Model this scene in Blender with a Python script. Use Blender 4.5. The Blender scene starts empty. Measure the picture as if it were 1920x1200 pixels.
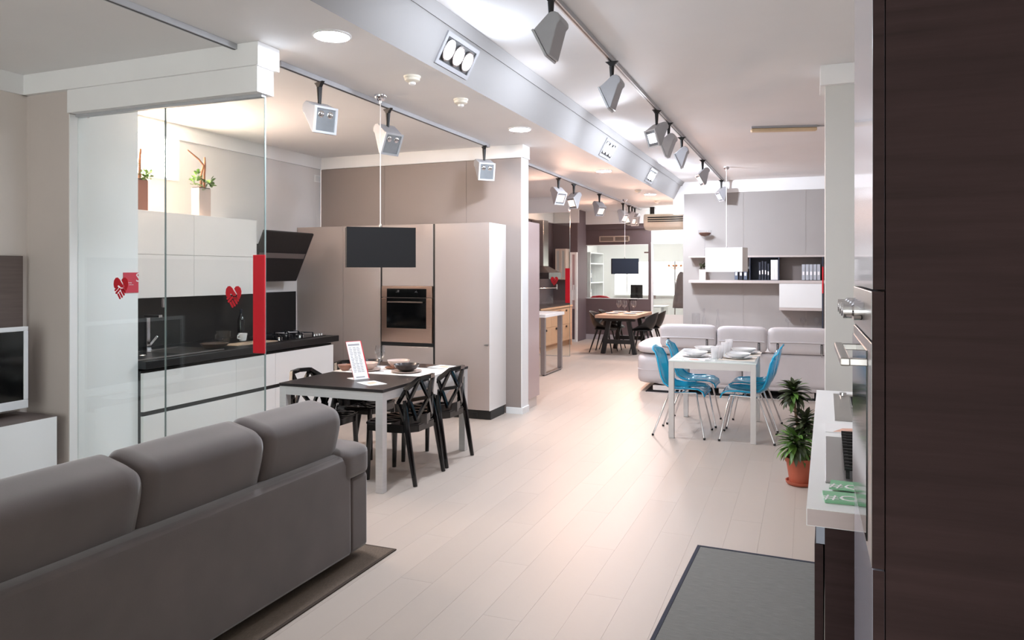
import bpy, bmesh, math, random
from math import sin, cos, pi, radians, sqrt
from mathutils import Vector, Matrix
random.seed(7)
SC = bpy.context.scene
COL = SC.collection

# ------------------------------------------------------------------ camera
F, TH, V0, H = 1378.0, radians(21.8), 509.5, 1.6      # focal length (px of a 1920 wide image), yaw, horizon row, eye height
cam = bpy.data.cameras.new('camera'); co = bpy.data.objects.new('camera', cam); COL.objects.link(co)
cam.sensor_width = 36.0; cam.lens = F / 1920 * 36; cam.shift_y = (V0 - 600) / 1920
cam.clip_start = 0.05
co.location = (0, 0, H); co.rotation_euler = (pi / 2, 0, TH)
SC.camera = co

# ------------------------------------------------------------------ world, exposure
w = bpy.data.worlds.new('world'); SC.world = w; w.use_nodes = True
bgn = w.node_tree.nodes['Background']
bgn.inputs[0].default_value = (1.0, 0.965, 0.95, 1); bgn.inputs[1].default_value = 1.25
vs = SC.view_settings
vs.view_transform = 'Standard'; vs.look = 'None'; vs.exposure = 1.7; vs.gamma = 1.0; vs.use_curve_mapping = False
LDOWN, LTRI, LTRACK, LWARM, LDAY = 150.0, 36.0, 13.0, 26.0, 1.6     # lamp strengths

# ------------------------------------------------------------------ pixel -> room helpers (distance always from a known plane)
_c, _s = cos(TH), sin(TH)
def ray(u, v):
    r = (u - 960) / F
    return Vector((r * _c - _s, r * _s + _c, (V0 - v) / F))
def gz(u, v, z=0.0):
    d = ray(u, v); return d * ((z - H) / d.z) + Vector((0, 0, H))
def gy(u, v, y):
    d = ray(u, v); return d * (y / d.y) + Vector((0, 0, H))
def gx(u, v, x):
    d = ray(u, v); return d * (x / d.x) + Vector((0, 0, H))

# ------------------------------------------------------------------ materials
def lin(c):
    c = c / 255.0
    return c / 12.92 if c <= .04045 else ((c + .055) / 1.055) ** 2.4
def L(rgb): return (lin(rgb[0]), lin(rgb[1]), lin(rgb[2]), 1)
MATS = {}
def mat(name, rgb, rough=.5, metal=0.0, spec=.5, var=None, bump=None, grain=None, emit=0.0, ergb=None, coat=0.0, rnd=0.0, sheen=0.0, island=False):
    """var=(scale, amount) colour noise; bump=(scale, strength); grain=(sx,sy,sz,amount) stretched streaks; rnd = per object brightness"""
    if name in MATS: return MATS[name]
    m = bpy.data.materials.new(name); m.use_nodes = True; MATS[name] = m
    nt = m.node_tree; N = nt.nodes; K = nt.links; p = N['Principled BSDF']
    p.inputs['Base Color'].default_value = L(rgb); p.inputs['Roughness'].default_value = rough
    p.inputs['Metallic'].default_value = metal; p.inputs['Specular IOR Level'].default_value = spec
    p.inputs['Coat Weight'].default_value = coat; p.inputs['Sheen Weight'].default_value = sheen
    if coat: p.inputs['Coat Roughness'].default_value = .04
    if emit:
        p.inputs['Emission Color'].default_value = L(ergb or rgb); p.inputs['Emission Strength'].default_value = emit
    col = None
    def mul(prev, fac_socket, lo, hi):
        mr = N.new('ShaderNodeMapRange'); mr.inputs[3].default_value = lo; mr.inputs[4].default_value = hi
        mr.inputs[1].default_value = .25; mr.inputs[2].default_value = .75
        K.new(fac_socket, mr.inputs[0])
        mx = N.new('ShaderNodeMix'); mx.data_type = 'RGBA'; mx.blend_type = 'MULTIPLY'; mx.inputs[0].default_value = 1
        if prev is None: mx.inputs[6].default_value = L(rgb)
        else: K.new(prev, mx.inputs[6])
        K.new(mr.outputs[0], mx.inputs[7])
        return mx.outputs[2]
    tc = N.new('ShaderNodeTexCoord')
    if var:
        n = N.new('ShaderNodeTexNoise'); n.inputs['Scale'].default_value = var[0]; n.inputs['Detail'].default_value = 4
        K.new(tc.outputs['Object'], n.inputs['Vector']); col = mul(col, n.outputs['Fac'], 1 - var[1], 1 + var[1])
    if grain:
        mp = N.new('ShaderNodeMapping'); mp.inputs['Scale'].default_value = grain[:3]
        K.new(tc.outputs['Object'], mp.inputs['Vector'])
        n = N.new('ShaderNodeTexNoise'); n.inputs['Scale'].default_value = 1; n.inputs['Detail'].default_value = 6; n.inputs['Roughness'].default_value = .65
        if rnd and not island:
            oi = N.new('ShaderNodeObjectInfo'); n.noise_dimensions = '4D'
            mm = N.new('ShaderNodeMath'); mm.operation = 'MULTIPLY'; mm.inputs[1].default_value = 50
            K.new(oi.outputs['Random'], mm.inputs[0]); K.new(mm.outputs[0], n.inputs['W'])
        K.new(mp.outputs[0], n.inputs['Vector']); col = mul(col, n.outputs['Fac'], 1 - grain[3], 1 + grain[3])
    if rnd:
        if island:
            g = N.new('ShaderNodeNewGeometry'); src = g.outputs['Random Per Island']
        else:
            g = N.new('ShaderNodeObjectInfo'); src = g.outputs['Random']
        col = mul(col, src, 1 - rnd, 1 + rnd)
    if col is not None: K.new(col, p.inputs['Base Color'])
    if bump:
        n = N.new('ShaderNodeTexNoise'); n.inputs['Scale'].default_value = bump[0]; n.inputs['Detail'].default_value = 3
        K.new(tc.outputs['Object'], n.inputs['Vector'])
        b = N.new('ShaderNodeBump'); b.inputs['Strength'].default_value = bump[1]; b.inputs['Distance'].default_value = .01
        K.new(n.outputs['Fac'], b.inputs['Height']); K.new(b.outputs[0], p.inputs['Normal'])
    return m
def glassmat(name, tint=(245, 252, 250), refl=1.5, diff=0.0, drgb=(255, 255, 255), rough=0.0):
    """thin clear sheet: see-through plus Fresnel mirror, optionally some body colour"""
    if name in MATS: return MATS[name]
    m = bpy.data.materials.new(name); m.use_nodes = True; MATS[name] = m
    nt = m.node_tree; N = nt.nodes; K = nt.links; N.clear()
    out = N.new('ShaderNodeOutputMaterial'); tr = N.new('ShaderNodeBsdfTransparent'); gl = N.new('ShaderNodeBsdfGlossy')
    fr = N.new('ShaderNodeFresnel'); mx = N.new('ShaderNodeMixShader')
    tr.inputs[0].default_value = L(tint); gl.inputs['Roughness'].default_value = rough; ge = N.new('ShaderNodeNewGeometry'); io = N.new('ShaderNodeMapRange'); io.inputs[3].default_value = refl; io.inputs[4].default_value = 1 / refl
    K.new(ge.outputs['Backfacing'], io.inputs[0]); K.new(io.outputs[0], fr.inputs['IOR'])      # same mirror strength on both faces
    base = tr.outputs[0]
    if diff:
        df = N.new('ShaderNodeBsdfDiffuse'); df.inputs[0].default_value = L(drgb)
        tl = N.new('ShaderNodeBsdfTranslucent'); tl.inputs[0].default_value = L(drgb)
        a = N.new('ShaderNodeMixShader'); a.inputs[0].default_value = .5; K.new(df.outputs[0], a.inputs[1]); K.new(tl.outputs[0], a.inputs[2])
        b = N.new('ShaderNodeMixShader'); b.inputs[0].default_value = diff; K.new(base, b.inputs[1]); K.new(a.outputs[0], b.inputs[2]); base = b.outputs[0]
    K.new(fr.outputs[0], mx.inputs[0]); K.new(base, mx.inputs[1]); K.new(gl.outputs[0], mx.inputs[2]); K.new(mx.outputs[0], out.inputs[0])
    return m
def emat(name, rgb, strength):
    if name in MATS: return MATS[name]
    m = bpy.data.materials.new(name); m.use_nodes = True; MATS[name] = m
    nt = m.node_tree; nt.nodes.clear()
    e = nt.nodes.new('ShaderNodeEmission'); o = nt.nodes.new('ShaderNodeOutputMaterial')
    e.inputs[0].default_value = L(rgb); e.inputs[1].default_value = strength; nt.links.new(e.outputs[0], o.inputs[0])
    return m

fasc    = mat('fascia_paint', (164, 163, 163), .6, var=(3, .015))
white   = mat('white_paint', (240, 240, 240), .6, var=(3, .015))
ceilm   = mat('ceiling_paint', (238, 237, 237), .7, var=(2, .015))
taupe   = mat('taupe_wall_paint', (222, 219, 218), .65, var=(2.5, .02), bump=(220, .05))
taupe2  = mat('beige_wall_paint', (202, 192, 186), .65, var=(2.5, .02), bump=(220, .05))
ovenw   = mat('rose_taupe_wall_panel', (148, 136, 131), .6, var=(2.5, .02), bump=(220, .05))
leftw   = mat('greige_wall_paint', (224, 216, 210), .65, var=(2.5, .02), bump=(220, .05))
shelfw  = mat('grey_wall_panel_paint', (164, 159, 156), .6, var=(2.5, .02))
mauve   = mat('mauve_wall_paint', (102, 86, 88), .65, var=(3, .03))
floorm  = mat('pale_maple_plank', (182, 169, 159), .42, spec=.3, grain=(2.2, .35, 2.2, .04), rnd=.018, bump=(60, .02))
floorst = mat('pale_maple_plank_far', (182, 169, 159), .42, spec=.3, grain=(2.2, .35, 2.2, .04), rnd=.018, island=True)
subfl   = mat('plank_joint', (178, 160, 147), .6)
gloss   = mat('glossy_greige_lacquer', (236, 233, 231), .1, spec=.6, var=(1.5, .01), coat=.3)
gloss2  = mat('glossy_taupe_lacquer', (168, 157, 153), .1, spec=.6, var=(1.5, .01), coat=.3)
groove  = mat('black_groove', (14, 13, 14), .4)
blackst = mat('black_stone_top', (22, 22, 24), .35, var=(90, .25))
blackm  = mat('matte_black', (20, 19, 20), .45, bump=(300, .05))
blackg  = mat('glossy_black_plastic', (13, 12, 13), .12, spec=.6, var=(5, .05))
blackfab= mat('black_fabric', (26, 25, 27), .9, grain=(160, 160, 900, .25), bump=(600, .2))
navyfab = mat('navy_fabric', (27, 33, 46), .9, grain=(160, 160, 900, .2))
whitefab= mat('white_lampshade_fabric', (240, 240, 236), .8, grain=(160, 160, 600, .02))
alu     = mat('brushed_aluminium', (214, 213, 214), .3, metal=.4, grain=(4, 4, 90, .05))
chrome  = mat('chrome', (225, 225, 228), .08, metal=1.0, var=(4, .02))
steel   = mat('stainless_steel', (176, 172, 170), .28, metal=1.0, grain=(3, 3, 160, .06))
steelv  = mat('brushed_steel_front', (168, 166, 168), .3, metal=.9, grain=(3, 3, 120, .05))
railm   = mat('grey_track_metal', (186, 188, 192), .4, metal=.15, var=(8, .04))
greypl  = mat('grey_spot_housing', (170, 171, 176), .4, var=(12, .03))
glassd  = mat('spot_glass_off', (150, 155, 160), .12, metal=.5, var=(9, .15))
suede   = mat('grey_suede', (86, 76, 74), .95, var=(3.5, .2), bump=(400, .12), sheen=.5)
leather = mat('light_grey_leather', (214, 210, 213), .42, var=(6, .03), bump=(140, .12))
rugbr   = mat('brown_woven_rug', (98, 84, 72), .95, grain=(220, 40, 1, .35), bump=(300, .4))
ruggr   = mat('grey_woven_rug', (116, 116, 113), .95, grain=(14, 260, 1, .3), bump=(300, .3))
rugedge = mat('rug_binding', (44, 48, 62), .9, bump=(400, .3))
darkwood= mat('dark_wenge_wood', (54, 39, 39), .75, spec=.2, grain=(2, 2, 38, .3), var=(1.6, .15))
greywood= mat('grey_brown_wood', (104, 92, 88), .5, grain=(2.5, 2.5, 70, .2))
oak     = mat('light_oak', (214, 176, 144), .5, grain=(30, 30, 2.5, .08))
oaktop  = mat('oak_table_top', (190, 150, 124), .5, grain=(3, 40, 30, .12))
red     = mat('red_acrylic', (214, 24, 44), .3, var=(4, .02))
redst   = mat('red_sticker', (204, 22, 40), .5, var=(4, .02))
paper   = mat('white_paper', (240, 238, 238), .7, var=(20, .01))
ink     = mat('grey_print', (165, 163, 166), .7, var=(40, .1))
peach   = mat('peach_print', (226, 178, 158), .7, var=(18, .2))
greenpp = mat('green_leaflet', (134, 190, 150), .6, var=(10, .06))
linen   = mat('white_linen', (236, 230, 226), .9, bump=(500, .2), var=(20, .02))
ceram   = mat('white_ceramic', (240, 240, 241), .15, var=(4, .01))
beigecr = mat('beige_stoneware', (206, 186, 176), .35, var=(12, .05))
darkcr  = mat('dark_stoneware', (52, 46, 46), .25, metal=.2, var=(12, .1))
browncr = mat('brown_stoneware', (150, 104, 84), .35, var=(12, .1))
terra   = mat('terracotta_plastic', (178, 90, 66), .5, var=(6, .05))
soil    = mat('potting_soil', (46, 34, 28), .95, bump=(60, .8), var=(40, .4))
leafg   = mat('green_leaf', (92, 128, 58), .4, var=(14, .25), rnd=.3)
leafd   = mat('dark_purple_green_leaf', (66, 74, 50), .4, var=(14, .3), rnd=.35)
leafs   = mat('succulent_leaf', (104, 140, 66), .45, var=(20, .25), rnd=.25)
bark    = mat('pale_bark', (150, 122, 100), .9, grain=(40, 40, 300, .3), bump=(80, .6))
drift   = mat('driftwood', (142, 92, 66), .85, grain=(60, 60, 8, .3), bump=(60, .5))
vasepl  = mat('greige_vase', (196, 176, 166), .4, var=(6, .03))
rustv   = mat('rust_vase', (142, 92, 72), .5, var=(6, .08))
glassp  = glassmat('clear_partition_glass', (246, 250, 249), 1.5)
glassk  = glassmat('drinking_glass', (250, 251, 252), 1.6)
glasse  = mat('glass_edge', (128, 142, 140), .25, var=(6, .03))
frost   = glassmat('frosted_tumbler', (240, 240, 240), 1.4, .75, (248, 248, 250), .2)
bluepl  = glassmat('clear_blue_plastic', (128, 224, 244), 1.5, .4, (36, 196, 232), .05)
blueedge= mat('blue_plastic_edge', (24, 172, 218), .15, var=(4, .03))
frostw  = glassmat('white_frosted_film', (240, 236, 236), 1.4, .85, (246, 242, 240), .3)
tvblack = mat('black_screen', (8, 9, 10), .08, spec=.6, var=(2, .05))
tvwhite = mat('white_tv_plastic', (225, 227, 230), .35, var=(5, .01))
creampl = mat('cream_plastic', (232, 226, 212), .45, var=(5, .02))
whitelac= mat('white_lacquer', (232, 233, 233), .25, var=(4, .01))
whitetop= mat('white_glass_top', (226, 236, 234), .08, spec=.6, var=(4, .01))
binderg = mat('grey_binder', (176, 180, 188), .6, var=(9, .04))
bookd   = mat('dark_book', (44, 48, 60), .6, var=(9, .1))
bookblu = mat('blue_grey_book', (96, 106, 124), .6, var=(9, .1))
shelfbl = mat('dark_blue_shelf_box', (52, 58, 74), .5, var=(5, .05))
coat    = mat('grey_brown_coat', (120, 104, 104), .9, var=(10, .12))
orange  = mat('orange_print', (238, 150, 96), .6, var=(9, .05))
lamp_on = emat('lit_led_panel', (236, 244, 255), LDOWN)
tri_on  = emat('lit_spot_lens', (225, 238, 255), LTRI)

# ------------------------------------------------------------------ mesh building helpers
class M:
    def __init__(s): s.v = []; s.f = []
    def add(s, vs, fs):
        b = len(s.v); s.v += [tuple(x) for x in vs]; s.f += [[b + i for i in f] for f in fs]; return s
    def box(s, x0, x1, y0, y1, z0, z1):
        return s.add([(x, y, z) for z in (z0, z1) for y in (y0, y1) for x in (x0, x1)],
                     [(0, 2, 3, 1), (4, 5, 7, 6), (0, 1, 5, 4), (2, 6, 7, 3), (0, 4, 6, 2), (1, 3, 7, 5)])
    def prism(s, pts, ax, a, b):
        """pts 2-D polygon; ax 'x': (y,z), 'y': (x,z), 'z': (x,y)"""
        n = len(pts)
        def mk(p, t): return {'x': (t, p[0], p[1]), 'y': (p[0], t, p[1]), 'z': (p[0], p[1], t)}[ax]
        vs = [mk(p, a) for p in pts] + [mk(p, b) for p in pts]
        return s.add(vs, [list(range(n))[::-1], list(range(n, 2 * n))] + [(i, (i + 1) % n, n + (i + 1) % n, n + i) for i in range(n)])
    def tube(s, pts, rad, n=10, cap=True):
        pts = [Vector(p) for p in pts]; k = len(pts)
        rad = [rad] * k if not isinstance(rad, (list, tuple)) else rad
        ref = None; rings = []
        for i, p in enumerate(pts):
            t = (pts[min(i + 1, k - 1)] - pts[max(i - 1, 0)]).normalized()
            if ref is None:
                ref = Vector((0, 0, 1)) if abs(t.z) < .9 else Vector((1, 0, 0))
            a = t.cross(ref).normalized(); ref = a.cross(t).normalized()
            rings.append([p + (a * cos(2 * pi * (j + .5) / n) + ref * sin(2 * pi * (j + .5) / n)) * rad[i] for j in range(n)])
        vs = [q for r in rings for q in r]; fs = []
        for i in range(k - 1):
            for j in range(n):
                fs.append((i * n + j, i * n + (j + 1) % n, (i + 1) * n + (j + 1) % n, (i + 1) * n + j))
        if cap: fs += [list(range(n))[::-1], list(range((k - 1) * n, k * n))]
        return s.add(vs, fs)
    def lathe(s, prof, n=24, c=(0, 0, 0), cap0=False, cap1=False):
        vs = []; fs = []; k = len(prof)
        for r, z in prof:
            for j in range(n): vs.append((c[0] + r * cos(2 * pi * j / n), c[1] + r * sin(2 * pi * j / n), c[2] + z))
        for i in range(k - 1):
            for j in range(n): fs.append((i * n + j, i * n + (j + 1) % n, (i + 1) * n + (j + 1) % n, (i + 1) * n + j))
        if cap0: fs.append(list(range(n))[::-1])
        if cap1: fs.append(list(range((k - 1) * n, k * n)))
        return s.add(vs, fs)
    def beam(s, p0, p1, w, h, up=(0, 0, 1), w1=None, h1=None):
        p0, p1 = Vector(p0), Vector(p1); t = (p1 - p0).normalized(); up = Vector(up)
        a = t.cross(up)
        if a.length < 1e-4: a = t.cross(Vector((0, 1, 0)))
        a.normalize(); b = a.cross(t)
        w1 = w1 or w; h1 = h1 or h
        vs = [p0 + a * sx * w / 2 + b * sz * h / 2 for sx, sz in ((-1, -1), (1, -1), (1, 1), (-1, 1))] + \
             [p1 + a * sx * w1 / 2 + b * sz * h1 / 2 for sx, sz in ((-1, -1), (1, -1), (1, 1), (-1, 1))]
        return s.add(vs, [(0, 1, 2, 3), (7, 6, 5, 4), (0, 4, 5, 1), (1, 5, 6, 2), (2, 6, 7, 3), (3, 7, 4, 0)])
    def puff(s, c, size, k=5.0, n=10, rot=None, bulge=0.0, ky=None):
        """rounded cushion block"""
        c = Vector(c); hx, hy, hz = size[0] / 2, size[1] / 2, size[2] / 2
        bm = bmesh.new(); bmesh.ops.create_cube(bm, size=2)
        bmesh.ops.subdivide_edges(bm, edges=bm.edges[:], cuts=n, use_grid_fill=True)
        idx = {}; vs = []
        for i, v in enumerate(bm.verts):
            p = v.co; nk = (abs(p.x) ** k + abs(p.y) ** k + abs(p.z) ** k) ** (1 / k)
            q = p / nk * max(abs(p.x), abs(p.y), abs(p.z))
            if ky:                                          # rounded across, nearly square along y
                n2 = (abs(p.x) ** k + abs(p.z) ** k) ** (1 / k) or 1; g2 = max(abs(p.x), abs(p.z)) / n2
                e2_ = (1 - abs(p.y) ** ky) ** (1 / ky) if abs(p.y) < 1 else 0
                q = Vector((p.x * g2 * (.86 + .14 * e2_), p.y, p.z * g2 * (.86 + .14 * e2_)))
            q = Vector((q.x * (1 + bulge * (1 - p.y ** 2) * (1 - p.z ** 2)) * hx, q.y * hy, q.z * (1 + bulge * .3 * (1 - p.y ** 2)) * hz))
            if rot: q = rot @ q
            idx[v] = i; vs.append(c + q)
        fs = [[idx[v] for v in f.verts] for f in bm.faces]; bm.free()
        return s.add(vs, fs)
    def quad(s, a, b, c, d): return s.add([a, b, c, d], [(0, 1, 2, 3)])
    def xf(s, mtx):
        s.v = [tuple(mtx @ Vector(p)) for p in s.v]; return s

def obj(name, m, material, parent=None, world=True, bevel=0.0, smooth=None, solid=0.0, label=None, sub=0):
    """one mesh object; world=True: mesh written in room coordinates even when parented"""
    if isinstance(m, M):
        me = bpy.data.meshes.new(name); me.from_pydata(m.v, [], m.f)
        bm = bmesh.new(); bm.from_mesh(me); bmesh.ops.recalc_face_normals(bm, faces=bm.faces[:]); bm.to_mesh(me); bm.free()
        if smooth is not None:
            me.shade_smooth(); me.set_sharp_from_angle(angle=radians(smooth))
        me.materials.append(material)
    else: me = m
    o = bpy.data.objects.new(name, me); COL.objects.link(o)
    if parent is not None:
        o.parent = parent
        if world:
            off = Vector((0, 0, 0)); q = parent
            while q is not None: off += q.location; q = q.parent
            o.location = -off
    if solid:
        md = o.modifiers.new('thickness', 'SOLIDIFY'); md.thickness = solid; md.offset = 0
    if bevel:
        md = o.modifiers.new('edge', 'BEVEL'); md.width = bevel; md.segments = 2; md.limit_method = 'ANGLE'
    if sub:
        md = o.modifiers.new('round', 'SUBSURF'); md.levels = sub; md.render_levels = sub
    if label: o['label'] = label
    return o
def box(*a): return M().box(*a)
def tag(o, label, cat, group=None):
    o['label'] = label; o['category'] = cat
    if group: o['group'] = group
    return o
def thing(name, label, cat, loc=(0, 0, 0), rz=0.0, group=None):
    o = bpy.data.objects.new(name, None); COL.objects.link(o); o.empty_display_size = .1
    o.location = loc; o.rotation_euler = (0, 0, rz)
    return tag(o, label, cat, group)
def struct(name, m, material, **k):
    o = obj(name, m, material, **k)
    o['kind'] = 'structure'; return o
def dup(root, loc, rz=None, label=None, group=None):
    def cp(o, par):
        c = o.copy(); COL.objects.link(c)
        if par is not None: c.parent = par
        for ch in [x for x in o.children]: cp(ch, c)
        return c
    r = cp(root, None); r.location = loc
    if rz is not None: r.rotation_euler = (0, 0, rz)
    if label: r['label'] = label
    if group: r['group'] = group
    return r
def text(body, size, material, name='lettering', extrude=.0006):
    cu = bpy.data.curves.new(name, 'FONT'); cu.body = body; cu.size = size; cu.extrude = extrude
    cu.align_x = 'CENTER'; cu.align_y = 'CENTER'; cu.resolution_u = 2
    o = bpy.data.objects.new(name, cu); COL.objects.link(o)
    dg = bpy.context.evaluated_depsgraph_get(); me = bpy.data.meshes.new_from_object(o.evaluated_get(dg))
    bpy.data.objects.remove(o); me.materials.clear(); me.materials.append(material); me.name = name
    return me

# ================================================================== STRUCTURE
ZC, ZR = 3.03, 3.36                 # left and right ceiling heights
XL, XK, XS = -5.3, -5.68, -2.25     # left wall, kitchen wall, left end of the shelf wall
YG, YK, YS, YF = 3.68, 7.71, 14.7, 16.9
XJ, YJ = -4.85, 4.25                # end face of the wall block beside the glass
XF = -2.425                          # lower edge of the sloped ceiling step
# floor: base slab + planks running down the room
fl = struct('floor', box(-6.2, 2.2, -2.6, 21.0, -.12, -.006), subfl)
PW, PL = .19, 1.62
planks = []
for i in range(int(8.2 / PW) + 1):
    x = -6.15 + i * PW; off = (i * .613) % PL
    y = -2.6 - off
    while y < 20.9:
        y0, y1 = max(y, -2.6), min(y + PL, 20.9)
        if y1 - y0 > .1 and x + PW < 2.2: planks.append((x, y0, y1))
        y += PL
def vis(p):
    x, y = p[0] + PW / 2, (p[1] + p[2]) / 2
    fw = -_s * x + _c * y
    if fw < 1.6: return -1
    u = 960 + F * (_c * x + _s * y) / fw
    if u < 150 or u > 1640 or (x < -3.0 and y > 7.6 and y < 9.5) or (x > .05): return -fw * 5
    return 100 - fw
planks.sort(key=vis, reverse=True)
pm = {}
for k, (x, y0, y1) in enumerate(planks[:300]):
    ln = round(y1 - y0, 3)
    if ln not in pm:
        m = box(0.0004, PW - .0004, .0004, ln - .0004, -.006, 0)
        me = bpy.data.meshes.new('floor_plank'); me.from_pydata(m.v, [], m.f); me.materials.append(floorm); pm[ln] = me
    o = obj('floor_plank', pm[ln], None, parent=fl, world=False); o.location = (x, y0, 0)
m = M()
for x, y0, y1 in planks[300:]: m.box(x + .0004, x + PW - .0004, y0 + .0004, y1 - .0004, -.006, 0)
o = obj('floor_planking', m, floorst, parent=fl); o['kind'] = 'stuff'

# ceilings and the sloped step between them
struct('ceiling', box(-6.2, XF, -2.6, 21, ZC, ZC + .1), ceilm)
struct('ceiling', box(-2.3, 2.2, -2.6, YS + .1, ZR, ZR + .1), ceilm)
struct('ceiling', box(XF, XS, YS, 21, ZC, ZC + .1), ceilm)
step = struct('trim_1', M().prism([(XF, ZC), (XS, ZR), (XS - .05, ZR + .1), (XF - .05, ZC + .1)], 'y', -2.6, YS), fasc)
obj('cornice_strip', M().prism([(XS - .032, ZR - .068), (XS + .01, ZR - .003), (XS + .03, ZR - .003), (XS - .018, ZR - .076)], 'y', -2.6, YS), fasc, parent=step)
struct('trim_2', box(-2.44, XS + .02, YS - .02, YS, ZC - .3, ZR), white)

# left room
struct('wall_left', box(XL - .1, XL, -2.6, YG + .02, 0, ZC), leftw)
struct('wall_behind', M().box(-6.2, -4.9, -2.7, -2.6, 0, ZR + .1).box(1.3, 2.2, -2.7, -2.6, 0, ZR + .1).box(-4.9, 1.3, -2.7, -2.6, 2.75, ZR + .1).box(-4.9, 1.3, -2.7, -2.6, 0, .12), white)
sw = struct('added_shop_window', box(-4.9, 1.3, -2.66, -2.65, .12, 2.75), glassp)            # unseen shop window, added so daylight reaches the foreground surfaces
obj('window_frame', M().box(-4.9, 1.3, -2.7, -2.6, .12, .18).box(-4.9, 1.3, -2.7, -2.6, 2.69, 2.75), railm, parent=sw)
for x in (-4.9, -2.86, -.78, 1.24): obj('mullion', box(x, x + .06, -2.7, -2.6, .18, 2.69), railm, parent=sw)
struct('wall_right', box(1.55, 1.65, -2.6, YS, 0, ZR), shelfw)
stub = struct('wall_stub', M().box(XK - .1, XJ - .01, YG, YG + .15, 0, 2.885).box(XK - .1, XJ - .01, YG + .15, YJ, 0, ZC - .001), taupe2)
obj('white_end_face', M().box(XJ - .01, XJ, YG - .002, YG + .15, 0, 2.72).box(XJ - .01, XJ, YG + .15, YJ, 0, ZC - .001), white, parent=stub)
struct('trim_3', box(XL, XL + .02, -2.6, YG, 2.885, ZC - .001), white)
hd = struct('trim_4', box(XL, -3.15, YG - .04, YG + .16, 2.885, ZC - .001), white)     # header over the glass
obj('header_box', box(XJ - .005, -3.172, YG - .02, YG + .13, 2.725, 2.885), white, parent=hd)
obj('glass_channel', box(XJ + .001, -3.19, YG + .04, YG + .08, 2.706, 2.725), railm, parent=hd)
# first kitchen
wk = struct('wall_kitchen', M().box(XK - .1, XK, YJ, 4.3, 0, ZC).box(XK - .1, XK, 5.45, YK, 0, ZC).box(XK - .1, XK, 4.3, 5.45, 0, 2.48).box(XK - .1, XK, 4.3, 5.45, 2.88, ZC), taupe)
struct('trim_5', box(XK, XK + .025, YJ, YK, 2.885, ZC - .001), white)
wb = struct('wall_kitchen_back', box(XK, -2.97, YK + .008, YK + .2, 0, 2.885), taupe2)
x = XK
for xe in (-4.75, -3.655, -2.97):
    obj('wall_panel', box(x + .0015, xe - .0015, YK, YK + .008, 0, 2.884), ovenw, parent=wb); x = xe
obj('white_end_face', box(-2.972, -2.962, YK - .004, YK + .2, 0, 2.885), white, parent=wb)
struct('trim_6', box(XK + .025, -2.945, YK - .025, YK + .2, 2.885, ZC - .001), white)
struct('baseboard_kitchen', M().box(-3.15, -2.95, YK - .014, YK, 0, .07).box(-2.962, -2.95, YK, YK + .2, 0, .07), white)
# second room
struct('wall_second_left', box(-5.56, -5.46, YK + .2, 16.2, 0, ZC), mauve)
struct('wall_second_corner', box(-5.56, -4.86, 16.2, YF + .1, 0, ZC), mauve)
struct('trim_7', box(-5.46, -5.42, YK + .2, 16.2, 2.72, ZC - .001), white)
struct('trim_8', box(-5.42, -4.82, 16.16, 16.2, 2.72, ZC - .001), white)
WX0, WX1, WZ0, WZ1 = -4.99, -3.375, .965, 2.235
struct('wall_far', M().box(-4.86, WX0, YF, YF + .1, 0, ZC).box(WX1, -3.31, YF, YF + .1, 0, ZC)
       .box(WX0, WX1, YF, YF + .1, 0, WZ0).box(WX0, WX1, YF, YF + .1, WZ1, ZC) if False else
       M().box(-5.0, WX0 + .0, YF, YF + .1, 0, ZC).box(WX1, -3.31, YF, YF + .1, 0, ZC).box(WX0, WX1, YF, YF + .1, 0, WZ0).box(WX0, WX1, YF, YF + .1, WZ1, ZC), mauve)
struct('trim_9', box(-4.86, -3.31, YF - .04, YF, 2.72, ZC - .001), white)
struct('moulding_shadow_strip', box(-4.86, -3.31, YF - .03, YF, 2.6, 2.62), mauve)  # strip shaped to stand for the shadow line below the moulding
struct('baseboard_far', box(-4.86, -3.31, YF - .015, YF, 0, .12), mat('grey_baseboard', (170, 165, 170), .5, var=(4, .03)))
hd2 = struct('trim_11', box(-5.42, -4.16, 13.26, 13.4, 2.745, ZC - .001), white)
obj('header_lip', box(-5.42, -4.14, 13.24, 13.26, 2.72, 2.75), white, parent=hd2)
# shelf wall of flat panels
ws = struct('wall_shelf', box(XS, 1.55, YS + .008, YS + .15, 0, ZR), taupe2)
x = XS
for xe in (-1.11, .0, 1.55):
    obj('wall_panel', box(x + .002, xe - .002, YS, YS + .008, 0, ZR - .235), shelfw, parent=ws); x = xe
struct('trim_12', box(XS, 1.55, YS - .03, YS, ZR - .235, ZR - .001), white)
struct('wall_corridor', box(XS, XS + .1, YS + .15, 21, 0, ZC), white)
# pillar at the right with cap
pil = struct('wall_pillar', box(.155, 1.55, 6.85, 7.15, 0, ZR), mat('pale_grey_pillar_paint', (214, 214, 211), .6, var=(3, .015)))
obj('pillar_cap', box(.115, 1.55, 6.79, 7.2, 3.19, ZR - .001), white, parent=pil)
# office beyond
struct('wall_office_back', M().box(-6.2, -1.0, 20.5, 20.6, 0, .95).box(-6.2, -1.0, 20.5, 20.6, 1.9, ZC).box(-6.2, -5.05, 20.5, 20.6, .95, 1.9).box(-2.75, -1, 20.5, 20.6, .95, 1.9), white)
struct('wall_office_left', box(-5.66, -5.56, YF + .1, 20.5, 0, ZC), white)
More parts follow.
